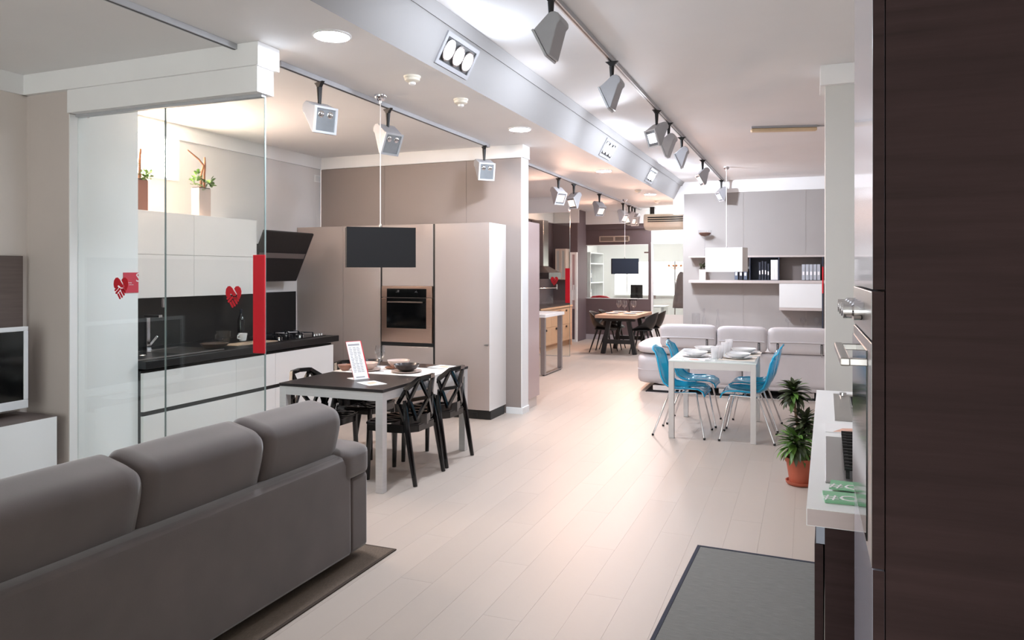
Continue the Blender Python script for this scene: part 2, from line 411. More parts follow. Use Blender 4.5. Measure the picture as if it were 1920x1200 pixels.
# ---- windows
dayl = emat('daylight_pane', (255, 246, 238), LDAY)
wn = struct('window_1', box(XK - .09, XK - .07, 4.3, 5.45, 2.48, 2.88), emat('kitchen_daylight', (255, 230, 208), 21))
obj('window_frame', M().box(XK - .1, XK + .008, 5.42, 5.45, 2.48, 2.88).box(XK - .1, XK + .008, 4.3, 5.42, 2.48, 2.5), white, parent=wn)
wn = struct('window_2', box(WX0, WX1, YF + .03, YF + .04, WZ0, WZ1), glassp)
obj('window_frame', M().box(WX0, WX0 + .05, YF - .004, YF + .1, WZ0, WZ1).box(WX0, WX1, YF - .004, YF + .1, WZ0, WZ0 + .012).box(WX0, WX1, YF - .004, YF + .1, WZ1 - .012, WZ1), white, parent=wn)
obj('glass_clip', box(WX1 - .1, WX1, YF + .02, YF + .05, 2.03, 2.06), mat('bronze_clip', (96, 70, 66), .4, metal=.5, var=(4, .05)), parent=wn)
wn = struct('window_3', box(-5.05, -2.75, 20.57, 20.58, .95, 1.9), dayl)
obj('window_frame', M().box(-5.05, -2.75, 20.46, 20.57, 1.88, 1.92).box(-4.72, -4.68, 20.5, 20.57, .95, 1.9).box(-5.05, -2.75, 20.44, 20.57, .92, .95), white, parent=wn)
pinkd = mat('window_film_print', (236, 222, 226), .7, var=(3, .03), emit=1.4)
def ring(cx, cz, r, th, y):
    m = M(); n = 20
    for i in range(n):
        a0, a1 = 2 * pi * i / n, 2 * pi * (i + 1) / n
        m.quad((cx + r * cos(a0), y, cz + r * sin(a0)), (cx + r * cos(a1), y, cz + r * sin(a1)), (cx + (r - th) * cos(a1), y, cz + (r - th) * sin(a1)), (cx + (r - th) * cos(a0), y, cz + (r - th) * sin(a0)))
    return m
for cx, rr in ((-4.25, .17), (-3.95, .12), (-3.62, .17), (-3.3, .15)):
    obj('window_lettering', ring(cx, 1.17, rr, .04, 20.562), pinkd, parent=wn)
obj('window_lettering', box(-3.72, -3.3, 20.56, 20.564, 1.36, 1.385), mat('orange_film', (244, 200, 160), .6, var=(4, .03), emit=1.2), parent=wn)
# glazed door and white wall right of the far wall
struct('wall_far_right', M().box(-3.31, XS, YF + .02, YF + .1, 2.28, ZC).box(-2.42, XS, YF + .02, YF + .1, 0, 2.28), mat('warm_white_wall', (214, 204, 200), .6, var=(3, .015)))
dr = struct('door_1', M().box(-3.31, -3.27, YF - .01, YF + .1, 0, 2.28).box(-2.46, -2.42, YF - .01, YF + .1, 0, 2.28).box(-3.27, -2.46, YF - .01, YF + .1, 2.24, 2.28), white)
obj('glass_pane', box(-3.27, -2.46, YF + .04, YF + .05, .62, 2.24), glassp, parent=dr)
obj('frosted_panel', box(-3.27, -2.46, YF + .036, YF + .054, .01, .62), frostw, parent=dr)
obj('door_handle', box(-3.25, -3.21, YF + .0, YF + .04, .98, 1.06), steel, parent=dr)

# ================================================================== CEILING FITTINGS
def downlight(x, y, label):
    t = thing('downlight', label, 'ceiling light', (x, y, ZC), group='round ceiling downlights')
    obj('trim_ring', M().lathe([(.115, 0), (.118, -.006), (.105, -.012), (.1, -.006)], 32, (x, y, ZC)), white, t, smooth=40)
    obj('diffuser', M().lathe([(.0, -.009), (.104, -.009)], 32, (x, y, ZC)), lamp_on, t)
    return t
DX = -2.66
for y, lb in ((3.72, 'largest round lit downlight, nearest, beside the sloped ceiling step'), (6.86, 'round lit downlight above the tall cabinet corner'),
              (10.15, 'round lit downlight level with the second triple spot'), (13.5, 'small round lit downlight between the two far smoke detectors'), (16.6, 'farthest round lit downlight near the shelf wall corner')):
    downlight(DX, y, lb)
# triple recessed spots on the slope
e1 = Vector((0, 1, 0)); e2 = Vector((XS - XF, 0, ZR - ZC)).normalized(); e3 = e1.cross(e2) * -1
if e3.z > 0: e3 = -e3
def triple(yc, label, aim, en):
    base = Vector((XF, yc, ZC)) + e2 * .155
    t = thing('recessed_triple_spot', label, 'ceiling light', base, group='recessed triple spotlights')
    R = Matrix((e1, e2, e3)).transposed().to_4x4(); T = Matrix.Translation(base) @ R
    fr = M()
    for a in ((-.26, .26, -.118, -.088, 0, .012), (-.26, .26, .088, .118, 0, .012), (-.26, -.23, -.088, .088, 0, .012), (.23, .26, -.088, .088, 0, .012)): fr.box(*a)
    obj('frame', fr.xf(T), greypl, t)
    obj('black_tray', box(-.23, .23, -.088, .088, .0005, .003).xf(T), groove, t)
    for k in (-1, 0, 1):
        g = obj('lamp_ring', M().lathe([(.078, .003), (.078, .014), (.066, .014), (.066, .004)], 24, (k * .152, 0, 0)).xf(T), chrome, t, smooth=40)
        obj('lens', M().lathe([(0, .009), (.064, .009)], 24, (k * .152, 0, 0)).xf(T), tri_on, g)
        ld = bpy.data.lights.new('lamp_beam', 'SPOT'); ld.energy = en; ld.color = L((235, 242, 255))[:3]; ld.spot_size = radians(110); ld.spot_blend = .8; ld.shadow_soft_size = .05
        lo = bpy.data.objects.new('lamp_beam', ld); COL.objects.link(lo); lo.parent = t
        lo.location = (T @ Vector((k * .152, 0, .03))) - base; lo.rotation_euler = Vector(aim).to_track_quat('-Z', 'Y').to_euler()
triple(4.81, 'largest recessed spotlight box with three lit lamps in silver frame', (.75, .1, -.65), 13)
triple(9.19, 'recessed three lamp spotlight box above the third downlight', (.75, .2, -.65), 10)
triple(12.0, 'small recessed three lamp spotlight box farthest along the slope', (.5, .75, -.45), 48)
# smoke detectors
def detector(u, v, label):
    p = gz(u, v, ZC)
    t = thing('smoke_detector', label, 'smoke detector', (p.x, p.y, ZC), group='cream smoke detectors')
    c = (p.x, p.y, ZC)
    obj('base', M().lathe([(.062, 0), (.062, -.012), (.058, -.016), (0, -.016)], 28, c), creampl, t, smooth=40)
    obj('housing', M().lathe([(.056, -.016), (.054, -.034), (.03, -.046), (.026, -.046)], 28, c, cap1=True), creampl, t, smooth=40)
    obj('sensor_cap', M().lathe([(.026, -.046), (.024, -.06), (.014, -.066), (0, -.066)], 20, c), white, t, smooth=40)
detector(773, 143, 'cream smoke detector left of the nearest triple spot')
detector(864, 186, 'cream smoke detector nearer the black pendant, second in the row')
detector(1197, 356, 'small far smoke detector just before the fourth downlight')
detector(1232, 376, 'small far smoke detector between the last two downlights')
# spot tracks
def track(name_label, p0, p1, z):
    d = Vector((p1[0] - p0[0], p1[1] - p0[1], 0)); ang = math.atan2(d.y, d.x)
    t = thing('light_track', name_label, 'light track', (p0[0], p0[1], z))
    obj('rail', M().beam((p0[0], p0[1], z - .018), (p1[0], p1[1], z - .018), .036, .034), railm, t)
    obj('slot', M().beam((p0[0], p0[1], z - .0355), (p1[0], p1[1], z - .0355), .012, .002), blackm, t)
    for q in (p0, p1):
        n = d.normalized() * (.012 if q is p1 else -.012)
        obj('end_cap', M().beam((q[0], q[1], z - .019), (q[0] + n.x, q[1] + n.y, z - .019), .04, .036), greypl, t)
track('grey track on the dim ceiling in front of the glass header', (-3.35, -1.5), (-3.33, 3.66), ZC)
track('grey track carrying three unlit heads over the black dining table', (-3.32, 4.05), (-3.31, 7.55), ZC)
track('grey track carrying the spot row of the far dining room', (-3.38, 8.3), (-3.46, 16.5), ZC)
track('long grey track carrying the seven heads on the right ceiling', (-1.49, 2.5), (-1.47, YS - .1), ZR)
def spot(x, y, z, yaw, pitch, label, lit=None, group='grey track spotlights'):
    """head hung from a track at (x,y,z); the lens looks along yaw (0 = -Y) and pitch below the level"""
    t = thing('track_spotlight', label, 'spotlight', (x, y, z - .036), yaw, group)
    obj('adapter', M().prism([(-.055, 0), (.055, 0), (.03, -.022), (.012, -.045), (-.012, -.045), (-.03, -.022)], 'x', -.014, .014), blackm, t, world=False, bevel=.003)
    obj('stem', M().tube([(0, 0, -.04), (0, 0, -.1), (0, 0, -.19)], [.021, .017, .011], 10), blackm, t, world=False, smooth=40)
    Rm = Matrix.Translation((0, 0, -.20)) @ Matrix.Rotation(pitch, 4, 'X')
    # side profile (y forward = -y, z): flat lens front, round shoulder at the back
    pr = [(-.085, -.005), (-.085, -.195), (-.07, -.2), (.06, -.06)] + [(.045 + .05 * cos(a), -.02 + .05 * sin(a) - .0) for a in [radians(q) for q in (-40, -10, 20, 50, 80, 100)]]
    pr = [(a, b + .02) for a, b in pr]
    body = obj('housing', M().prism(pr, 'x', -.09, .09).xf(Rm), greypl, t, world=False, bevel=.006, smooth=35)
    fr = M()
    for a in ((-.095, .095, -.1, -.086, .0, .016), (-.095, .095, -.1, -.086, -.176, -.16), (-.095, -.078, -.1, -.086, -.16, .0), (.078, .095, -.1, -.086, -.16, .0)): fr.box(*a)
    obj('lens_frame', fr.xf(Rm), railm, body, world=False)
    obj('lens', box(-.078, .078, -.092, -.0865, -.16, 0).xf(Rm), glassd, body, world=False)
    if lit is None:
        for k in (-1, 1):
            obj('bulb', M().lathe([(.026, 0), (.02, .006), (.0, .007)], 16).xf(Rm @ Matrix.Translation((k * .038, -.0925, -.04)) @ Matrix.Rotation(pi / 2, 4, 'X')), chrome, body, world=False, smooth=50)
    else:
        rgb, en, ang = lit
        obj('bulb', box(-.06, .06, -.094, -.0925, -.13, -.03).xf(Rm), emat('lit_bulb_%d' % rgb[2], rgb, 3), body, world=False)
        ld = bpy.data.lights.new('lamp_beam', 'SPOT'); ld.energy = en; ld.color = L(rgb)[:3]; ld.spot_size = ang; ld.spot_blend = .6; ld.shadow_soft_size = .06
        lo = bpy.data.objects.new('lamp_beam', ld); COL.objects.link(lo); lo.parent = t
        lo.matrix_local = Rm @ Matrix.Translation((0, -.13, -.09)) @ Matrix.Rotation(pi / 2, 4, 'X') @ Matrix.Rotation(pi, 4, 'Y') @ Matrix.Identity(4)
        lo.matrix_local = Rm @ Matrix.Translation((0, -.13, -.09)) @ Matrix.Rotation(-pi / 2, 4, 'X')
    return t
D = radians
COOL = (235, 242, 255); WARM = (255, 204, 176)
spot(-3.32, 4.49, ZC, D(68), D(8), 'nearest unlit spotlight hanging from the track over the black table')
spot(-3.318, 5.44, ZC, D(70), D(24), 'middle unlit spotlight just behind the black pendant cord')
spot(-3.312, 7.45, ZC, D(45), D(10), 'unlit spotlight at the far end of the black table track')
for y, yw, pt, lb in ((4.35, -90, 27, 'largest grey spotlight, first on the right ceiling track'), (5.9, -88, 24, 'second grey spotlight from the front on the right ceiling track'),
                      (7.85, -42, 20, 'third spotlight on the right track, with its lens turned to view'), (8.58, -90, 22, 'fourth spotlight on the right track, close behind the third'),
                      (9.55, -86, 25, 'fifth spotlight on the right track, last of the close trio'), (11.6, -66, 30, 'sixth spotlight on the right track, before the white pendant'),
                      (14.3, -60, 30, 'seventh spotlight on the right track, at the shelf wall')):
    spot(-1.478, y, ZR, D(yw), D(pt), lb, lit=(COOL, LTRACK, D(150)))
for y, yw, pt, lb in ((10.4, 60, 25, 'first spotlight of the far dining room track, lens half turned'), (11.2, -30, 25, 'second spotlight of the far dining room track, close to the first'),
                      (12.8, 60, 30, 'third spotlight of the far dining room track, standing alone'), (14.7, 70, 30, 'fourth spotlight of the far track above the navy pendant'),
                      (15.25, -40, 25, 'fifth spotlight of the far track right of the navy pendant cord'), (15.55, 30, 35, 'sixth spotlight of the far track beside the air conditioner'), (15.83, -20, 30, 'last spotlight of the far track touching the air conditioner view')):
    spot(-3.4 - (y - 8.3) * .0075, y, ZC, D(yw), D(pt), lb, lit=(WARM, LWARM, D(140)))
# fluorescent batten
p0, p1 = gz(1408, 238, ZR), gz(1531, 235, ZR)
t = thing('ceiling_batten', 'old narrow ceiling batten lamp with yellowed cover, unlit', 'ceiling light', (p0.x, p0.y, ZR))
obj('mount', M().beam((p0.x, p0.y, ZR - .012), (p1.x, p1.y, ZR - .012), .09, .024), greypl, t)
obj('cover', M().beam((p0.x, p0.y, ZR - .045), (p1.x, p1.y, ZR - .045), .075, .042), mat('yellowed_diffuser', (220, 196, 160), .4, var=(6, .06)), t, bevel=.012)
obj('cable', M().tube([(p1.x, p1.y, ZR - .01), (p1.x + .1, p1.y, ZR - .012), (p1.x + .5, p1.y + .02, ZR - .01)], .008, 6), greypl, t)
# pendants
def pendant(x, y, ztop, z1, z0, wdt, dep, rz, fab, label, cordm, inner):
    t = thing('pendant_lamp', label, 'pendant lamp', (x, y, ztop), rz)
    zz = -(ztop - z1); zb = -(ztop - z0)
    obj('canopy', M().lathe([(.05, 0), (.049, -.02), (.03, -.042), (.012, -.05), (.008, -.075), (0, -.075)], 24), chrome, t, world=False, smooth=50)
    obj('cord', M().tube([(0, 0, -.07), (0, 0, zz + .03)], .004, 8), cordm, t, world=False)
    obj('cord_grip', M().lathe([(0, .035), (.008, .03), (.011, .015), (.011, 0), (0, 0)], 12, (0, 0, zz)), chrome, t, world=False, smooth=50)
    h, d = wdt / 2, dep / 2; m = M(); k = .004
    m.box(-h, h, -d, -d + k, zb, zz).box(-h, h, d - k, d, zb, zz).box(-h, -h + k, -d + k, d - k, zb, zz).box(h - k, h, -d + k, d - k, zb, zz).box(-h + k, h - k, -d + k, d - k, zz - k, zz)
    sh = obj('shade', m, fab, t, world=False)
    obj('diffuser', box(-h + k, h - k, -d + k, d - k, zb + .012, zb + .018), inner, sh, world=False)
cordw = mat('white_cord', (236, 232, 230), .5, var=(4, .01))
pendant(-3.2, 5.13, ZC, 1.955, 1.635, .545, .2, D(38), blackfab, 'black rectangular fabric pendant over the black dining table', cordw, white)
pendant(-1.24, 12.8, ZR, 2.0, 1.6, .62, .3, D(-12), whitefab, 'white rectangular fabric pendant in front of the wall shelf', cordw, white)
pendant(-3.32, 14.3, ZC, 1.86, 1.555, .52, .21, D(20), navyfab, 'dark navy rectangular pendant over the far wooden dining table', cordw, white)
# glass partitions with red pull bar and heart stickers
HEART = [[(-.5, .22), (-.47, .4), (-.36, .53), (-.22, .55), (-.08, .46), (.02, .32), (.17, .13), (.12, .05), (.0, .05), (-.1, .13), (-.18, .17), (-.3, .03), (-.42, .0), (-.48, .1)],
         [(.04, .42), (.14, .53), (.3, .55), (.44, .46), (.5, .3), (.48, .12), (.4, -.05), (.33, -.12), (.27, -.02), (.2, .02), (.24, .12)]]
def bar2(a, b, r):
    d = Vector((b[0] - a[0], b[1] - a[1])).normalized(); n = Vector((-d.y, d.x)) * r; e = d * r * .7
    return [(a[0] + n.x, a[1] + n.y), (a[0] - e.x, a[1] - e.y), (a[0] - n.x, a[1] - n.y), (b[0] - n.x, b[1] - n.y), (b[0] + e.x, b[1] + e.y), (b[0] + n.x, b[1] + n.y)]
HEART += [bar2(*q, .055) for q in (((-.40, -.10), (-.2, .06)), ((-.33, -.24), (-.06, .0)), ((.02, -.05), (.2, -.06)), ((.30, -.19), (.2, -.06)), ((.22, -.32), (.06, -.1)), ((.09, -.43), (-.08, -.18)), ((-.05, -.5), (-.2, -.27)))]
def heart(x, y, z, wd, label):
    m = M()
    for P in HEART: m.prism([(x + px * wd, z + pz * wd) for px, pz in P], 'y', y - .0012, y)
    return tag(obj('heart_sticker', m, redst), label, 'sticker', 'red heart handshake stickers')
YP = YG + .06
xr = gy(497, 400, YP).x; xm = gy(311, 400, YP).x
t = thing('glass_partition', 'clear frameless glass wall in front of the first kitchen', 'glass panel', (-4.05, YP, 0))
for a, b in ((XJ + .002, xm - .004), (xm + .004, xr)):
    g = obj('glass_panel', box(a, b, YP - .005, YP + .005, .008, 2.705), glassp, t)
    obj('polished_edge', box(b - .001, b + .003, YP - .006, YP + .006, .008, 2.705), glasse, g)
obj('floor_shoe', box(XJ + .002, xr, YP - .012, YP + .012, 0, .008), railm, t)
obj('lock', box(xm - .02, xm - .004, YP - .016, YP - .005, 1.36, 1.42), chrome, t)
q0, q1 = gy(475, 478, YP - .01), gy(497, 663, YP - .01)
tag(obj('red_pull_bar', box(q0.x, q1.x, YP - .014, YP - .005, q1.z, q0.z), red, bevel=.002), 'tall red bar on the edge of the near glass wall', 'handle', 'red bars on glass edges')
a = gy(228, 541, YP); b = gy(439, 557, YP)
heart(a.x, YP - .005, a.z, .14, 'red heart handshake sticker beside the red S sign')
heart(b.x, YP - .005, b.z, .13, 'red heart handshake sticker on the near glass by the red bar')
# second partition
xr2 = gy(1068.5, 480, 13.3).x
t = thing('glass_partition', 'clear glass wall before the far oak kitchen', 'glass panel', (-4.8, 13.3, 0))
g = obj('glass_panel', box(-5.42, xr2, 13.295, 13.305, .008, 2.72), glassp, t)
obj('polished_edge', box(xr2 - .001, xr2 + .004, 13.294, 13.306, .008, 2.72), glasse, g)
obj('floor_shoe', box(-5.42, xr2, 13.288, 13.312, 0, .008), railm, t)
q0, q1 = gy(1060, 503, 13.29), gy(1068.5, 568, 13.29)
tag(obj('red_pull_bar', box(q0.x, q1.x, 13.285, 13.295, q1.z, q0.z), red, bevel=.002), 'small red bar on the far glass wall by the oak kitchen', 'handle', 'red bars on glass edges')
b = gy(1039.5, 527, 13.295)
heart(b.x, 13.295, b.z, .15, 'small red heart sticker on the far glass wall')

# ================================================================== FIRST KITCHEN
XB = -4.8                      # base fronts
ye = 6.8                       # end of the worktop
s0, s1 = gx(230.5, 511, XJ), gx(260, 548.5, XJ)
t = thing('wall_sign', 'red square sign with cropped white S at the white wall edge', 'sign', (XJ, s0.y, s1.z))
sg = obj('plate', box(XJ + .0005, XJ + .006, s0.y, YJ, s1.z, s0.z), mat('rose_red_sign', (206, 56, 76), .5, var=(4, .02)), t)
def txt(body, size, material, parent, loc, rot, name='lettering', clipy=None):
    me = text(body, size, material, name)
    mt = Matrix.Translation(loc) @ rot
    me.transform(mt)
    if clipy is not None:
        bm = bmesh.new(); bm.from_mesh(me)
        bmesh.ops.bisect_plane(bm, geom=bm.verts[:] + bm.edges[:] + bm.faces[:], plane_co=(0, clipy, 0), plane_no=(0, 1, 0), clear_outer=True); bm.to_mesh(me); bm.free()
    o = bpy.data.objects.new(name, me); COL.objects.link(o); o.parent = parent
    off = Vector((0, 0, 0)); q = parent
    while q is not None: off += q.location; q = q.parent
    o.location = -off
    return o
RY = Matrix.Rotation(pi / 2, 4, 'X')       # upright, reads from -Y
RX = Matrix.Rotation(pi / 2, 4, 'Z') @ RY     # upright, reads from +X
hs = s0.z - s1.z
txt('S', hs * .62, paper, t, (XJ + .0065, YJ - .004, s0.z - hs * .27), RX, clipy=YJ)
txt('family', hs * .09, paper, t, (XJ + .0065, s0.y + (YJ - s0.y) * .42, s0.z - hs * .5), RX)
txt('collection', hs * .07, paper, t, (XJ + .0065, s0.y + (YJ - s0.y) * .5, s0.z - hs * .6), RX)
# base cabinets: fronts with a dark grip groove at mid height
ys = [YJ + .005, gx(443, 700, XB).y, gx(516.5, 700, XB).y, ye - .06]
lbs = ['wide greige base cabinet under the sink', 'narrow greige base cabinet between sink and hob', 'wide greige base cabinet under the hob']
for k in range(3):
    a, b = ys[k], ys[k + 1]
    t = thing('base_cabinet', lbs[k], 'cabinet', (XK + .3, (a + b) / 2, 0), group='greige base cabinets')
    obj('carcass', box(XK + .01, XB - .03, a, b, .1, .82), groove, t)
    obj('plinth', box(XK + .05, XB - .06, a, b, 0, .1), blackm, t)
    obj('drawer', box(XB - .03, XB, a + .0015, b - .0015, .11, .468), gloss, t, bevel=.0015)
    obj('drawer', box(XB - .03, XB, a + .0015, b - .0015, .503, .805), gloss, t, bevel=.0015)
    obj('grip_channel', box(XB - .03, XB - .012, a, b, .468, .503), groove, t)
wt = tag(obj('worktop', box(XK + .005, XB + .03, YJ + .003, ye, .838, .9), blackst, bevel=.003), 'black stone worktop along the first kitchen wall', 'worktop')
tag(obj('backsplash', box(XK + .001, XK + .018, YJ + .003, 7.2, .902, 1.366), mat('black_splashback', (24, 24, 26), .3, var=(40, .15))), 'black splashback between worktop and wall cabinets', 'splashback')
XW = XK + .36
yw = [YJ + .005, gx(364, 480, XW).y, gx(481.5, 480, XW).y]
lw = ['wall cabinets under the rust coloured planter', 'wall cabinets next to the black hood']
ZW0, ZWM, ZW1 = 1.37, 1.752, 2.135
for k in range(2):
    a, b = yw[k], yw[k + 1]
    for z0, z1, nm in ((ZW0, ZWM, 'lower'), (ZWM, ZW1, 'upper')):
        t = thing('wall_cabinet', nm + ' greige ' + lw[k], 'cabinet', (XK + .17, (a + b) / 2, z0), group='greige wall cabinets')
        obj('carcass', box(XK + .002, XW - .022, a, b, z0 + .0005, z1 - .0005), gloss, t)
        obj('door', box(XW - .022, XW, a + .0015, b - .0015, z0 + .0015, z1 - .0015), gloss, t, bevel=.0015)
# tall units on the back wall
YT = 7.24
def sx(u): return gy(u, 600, YT).x
xa = [XK + .005, sx(643), sx(713.5), sx(815), sx(917.5)]
ZT = 2.13
def tall(a, b, label, fronts, gL=False, gR=False):
    t = thing('tall_cabinet', label, 'cabinet', ((a + b) / 2, YT + .2, 0), group='tall greige cabinets')
    obj('carcass', box(a + .001, b - .001, YT + .022, YK - .003, .1, ZT), gloss2, t)
    obj('plinth', box(a + .001, b - .001, YT + .04, YK - .05, 0, .1), blackm, t)
    for z0, z1, x0, x1 in fronts:
        obj('door', box(x0, x1, YT, YT + .022, z0, z1), gloss2, t, bevel=.0015)
    return t
gw = .022
zb0, zb1 = gy(716, 640, YT).z, gy(716, 536.7, YT).z
tall(xa[0], xa[1], 'tall greige cabinet in the kitchen corner by the hood', [(.105, ZT, xa[0], xa[1] - .002)])
tall(xa[1], xa[2], 'tall greige cabinet left of the built-in oven', [(.105, ZT, xa[1] + .002, xa[2] - .002)])
t = tall(xa[2], xa[3], 'tall greige cabinet that houses the oven', [(.105, zb0 - .045, xa[2] + gw, xa[3] - gw), (zb1 + .006, ZT, xa[2] + gw, xa[3] - gw)])
obj('side_groove', box(xa[2] + .001, xa[2] + gw, YT + .008, YT + .021, .105, ZT), groove, t)
obj('side_groove', box(xa[3] - gw, xa[3] - .001, YT + .008, YT + .021, .105, ZT), groove, t)
obj('cross_groove', box(xa[2] + gw, xa[3] - gw, YT + .004, YT + .021, zb0 - .042, zb0 - .004), groove, t)
t = tall(xa[3], xa[4], 'tall greige cabinet at the room side end', [(.105, ZT, xa[3] + .004, xa[4])])
obj('side_panel', box(xa[4] - .001, xa[4] + .002, YT + .001, YK - .003, .1, ZT), gloss, t)
q = gy(912, 647, YT); obj('handle_notch', box(q.x - .022, q.x + .022, YT - .006, YT, q.z - .006, q.z + .006), steel, t)
obj('plinth_vent', box(xa[4] - .3, xa[4] - .16, YT + .036, YT + .0405, .03, .07), groove, t)
# oven
ox0, ox1 = xa[2] + gw + .004, xa[3] - gw - .004
t = thing('built_in_oven', 'built-in oven with steel frame tinted by warm reflections and black glass', 'oven', ((ox0 + ox1) / 2, YT, zb0))
zs = gy(716, 557.5, YT).z
gl0, gl1 = gy(727, 541, YT), gy(801, 616.5, YT)
obj('control_panel', box(ox0, ox1, YT - .018, YT + .0215, zs + .004, zb1), mat('warm_reflection_steel', (196, 166, 150), .28, metal=1.0, grain=(3, 3, 160, .06)), t, bevel=.002)  # reflection of warm light tinted into the steel colour of panel and door
dr = obj('door', box(ox0, ox1, YT - .022, YT + .0215, zb0, zs - .004), mat('warm_reflection_steel', (196, 166, 150), .28, metal=1.0, grain=(3, 3, 160, .06)), t, bevel=.002)
obj('glass', box(gl0.x, gl1.x, YT - .024, YT - .0215, gl1.z, zs - .004), tvblack, dr)
obj('handle', M().tube([(gl0.x + .03, YT - .05, zs - .05), (gl1.x - .03, YT - .05, zs - .05)], .009, 10).tube([(gl0.x + .05, YT - .022, zs - .05), (gl0.x + .05, YT - .05, zs - .05)], .006).tube([(gl1.x - .05, YT - .022, zs - .05), (gl1.x - .05, YT - .05, zs - .05)], .006), mat('dark_steel', (86, 80, 78), .3, metal=.9, var=(4, .03)), dr, smooth=40)
obj('display', box(gl0.x, gl1.x, YT - .0195, YT - .0175, zs + .004, gl0.z), tvblack, t)
txt('.:1!', .035, ink, t, (gl0.x + .14, YT - .02, gl0.z - .03), RY, 'display_digits')
txt('.-:.', .035, ink, t, (gl1.x - .13, YT - .02, gl0.z - .03), RY, 'display_digits')
# hood
t = thing('cooker_hood', 'black tilted glass cooker hood beside the wall cabinets', 'cooker hood', (XK, 6.6, 1.5))
ph = [(-5.24, 2.03), (-5.49, 1.49), (-5.51, 1.495), (-5.265, 2.045)]
obj('rear_body', M().prism([(XK + .02, 1.5), (-5.53, 1.5), (-5.35, 1.9), (XK + .02, 1.9)], 'y', 6.3, 6.88), blackm, t, bevel=.004)
obj('glass_front', M().prism(ph, 'y', 6.16, 6.99), mat('black_hood_glass', (22, 21, 23), .3, spec=.5, var=(6, .05)), t, bevel=.012)
nrm = Vector((2.03 - 1.49, 0, -(5.49 - 5.24))).normalized()
def hp(f): return Vector((-5.24 + f * (-.25), 0, 2.03 + f * (-.54)))
a, b = hp(.42), hp(.52)
m = M()
for y0, y1 in ((6.2, 6.96),):
    m.add([(a.x, y0, a.z), (a.x, y1, a.z), (b.x, y1, b.z), (b.x, y0, b.z)] + [tuple(Vector(v) + nrm * .003) for v in ((a.x, y0, a.z), (a.x, y1, a.z), (b.x, y1, b.z), (b.x, y0, b.z))], [(0, 1, 2, 3), (4, 7, 6, 5), (0, 4, 5, 1), (1, 5, 6, 2), (2, 6, 7, 3), (3, 7, 4, 0)])
obj('grey_strip', m, mat('grey_hood_strip', (120, 110, 108), .4, metal=.4, var=(4, .03)), t)
# hob
t = thing('gas_hob', 'black gas hob with cast grates on the worktop', 'hob', (-5.17, 6.35, .9))
obj('plate', box(-5.44, -4.9, 6.0, 6.74, .9, .906), mat('black_hob_glass', (16, 16, 18), .1, var=(4, .03)), t, bevel=.002)
for bx, by, r in ((-5.3, 6.16, .045), (-5.3, 6.58, .035), (-5.05, 6.16, .03), (-5.05, 6.5, .05)):
    b_ = obj('burner', M().lathe([(r, .906), (r, .918), (r * .8, .924), (0, .924)], 18, (bx, by, 0)), chrome, t, smooth=40)
    g = M()
    for a in range(4):
        dx, dy = cos(a * pi / 2 + pi / 4), sin(a * pi / 2 + pi / 4)
        g.beam((bx + dx * .03, by + dy * .03, .944), (bx + dx * .12, by + dy * .12, .944), .008, .008)
    for sx_, sy_ in ((-1, -1), (1, -1), (1, 1), (-1, 1)):
        g.beam((bx + sx_ * .09, by + sy_ * .09, .906), (bx + sx_ * .09, by + sy_ * .09, .944), .01, .01)
    g.beam((bx - .09, by - .09, .944), (bx + .09, by - .09, .944), .008, .008).beam((bx - .09, by + .09, .944), (bx + .09, by + .09, .944), .008, .008)
    obj('grate', g, mat('cast_iron', (38, 40, 46), .4, metal=.5, var=(20, .1)), b_)
for k in range(4):
    obj('knob', M().lathe([(.016, .906), (.014, .926), (0, .928)], 14, (-4.925, 6.62 - k * .0 + 0, 0) if False else (-4.93, 6.58 + k * .042, 0)), chrome, t, smooth=40)
# sink with tap
t = thing('kitchen_sink', 'steel inset sink near the white wall end', 'sink', (-5.15, 4.75, .9))
m = M()
for a in ((-5.44, -4.88, 4.27, 4.3), (-5.44, -4.88, 5.15, 5.2), (-5.44, -5.38, 4.3, 5.15), (-4.94, -4.88, 4.3, 5.15), (-5.38, -4.94, 4.74, 4.8)): m.box(*a, .9, .906)
obj('rim', m, steel, t)
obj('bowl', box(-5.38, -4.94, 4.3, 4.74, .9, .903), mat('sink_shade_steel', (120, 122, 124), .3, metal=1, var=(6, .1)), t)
obj('drainer', box(-5.38, -4.94, 4.8, 5.15, .9, .904), steel, t)
obj('drain', M().lathe([(.04, .904), (.035, .908), (.0, .906)], 18, (-5.15, 4.55, 0)), chrome, t, smooth=40)
px = gx(276, 655, -5.36)
t = thing('kitchen_tap', 'square chrome tap against the black splashback', 'tap', (-5.36, px.y, .906))
obj('body', box(-5.385, -5.335, px.y - .025, px.y + .025, .906, .96), chrome, t, bevel=.004)
obj('neck', box(-5.378, -5.342, px.y - .018, px.y + .018, .96, 1.2), chrome, t, bevel=.004)
obj('spout', box(-5.378, -5.2, px.y - .018, px.y + .018, 1.2, 1.225), chrome, t, bevel=.004)
obj('lever', M().beam((-5.36, px.y + .02, .95), (-5.34, px.y + .09, 1.03), .012, .02), chrome, t, bevel=.002)
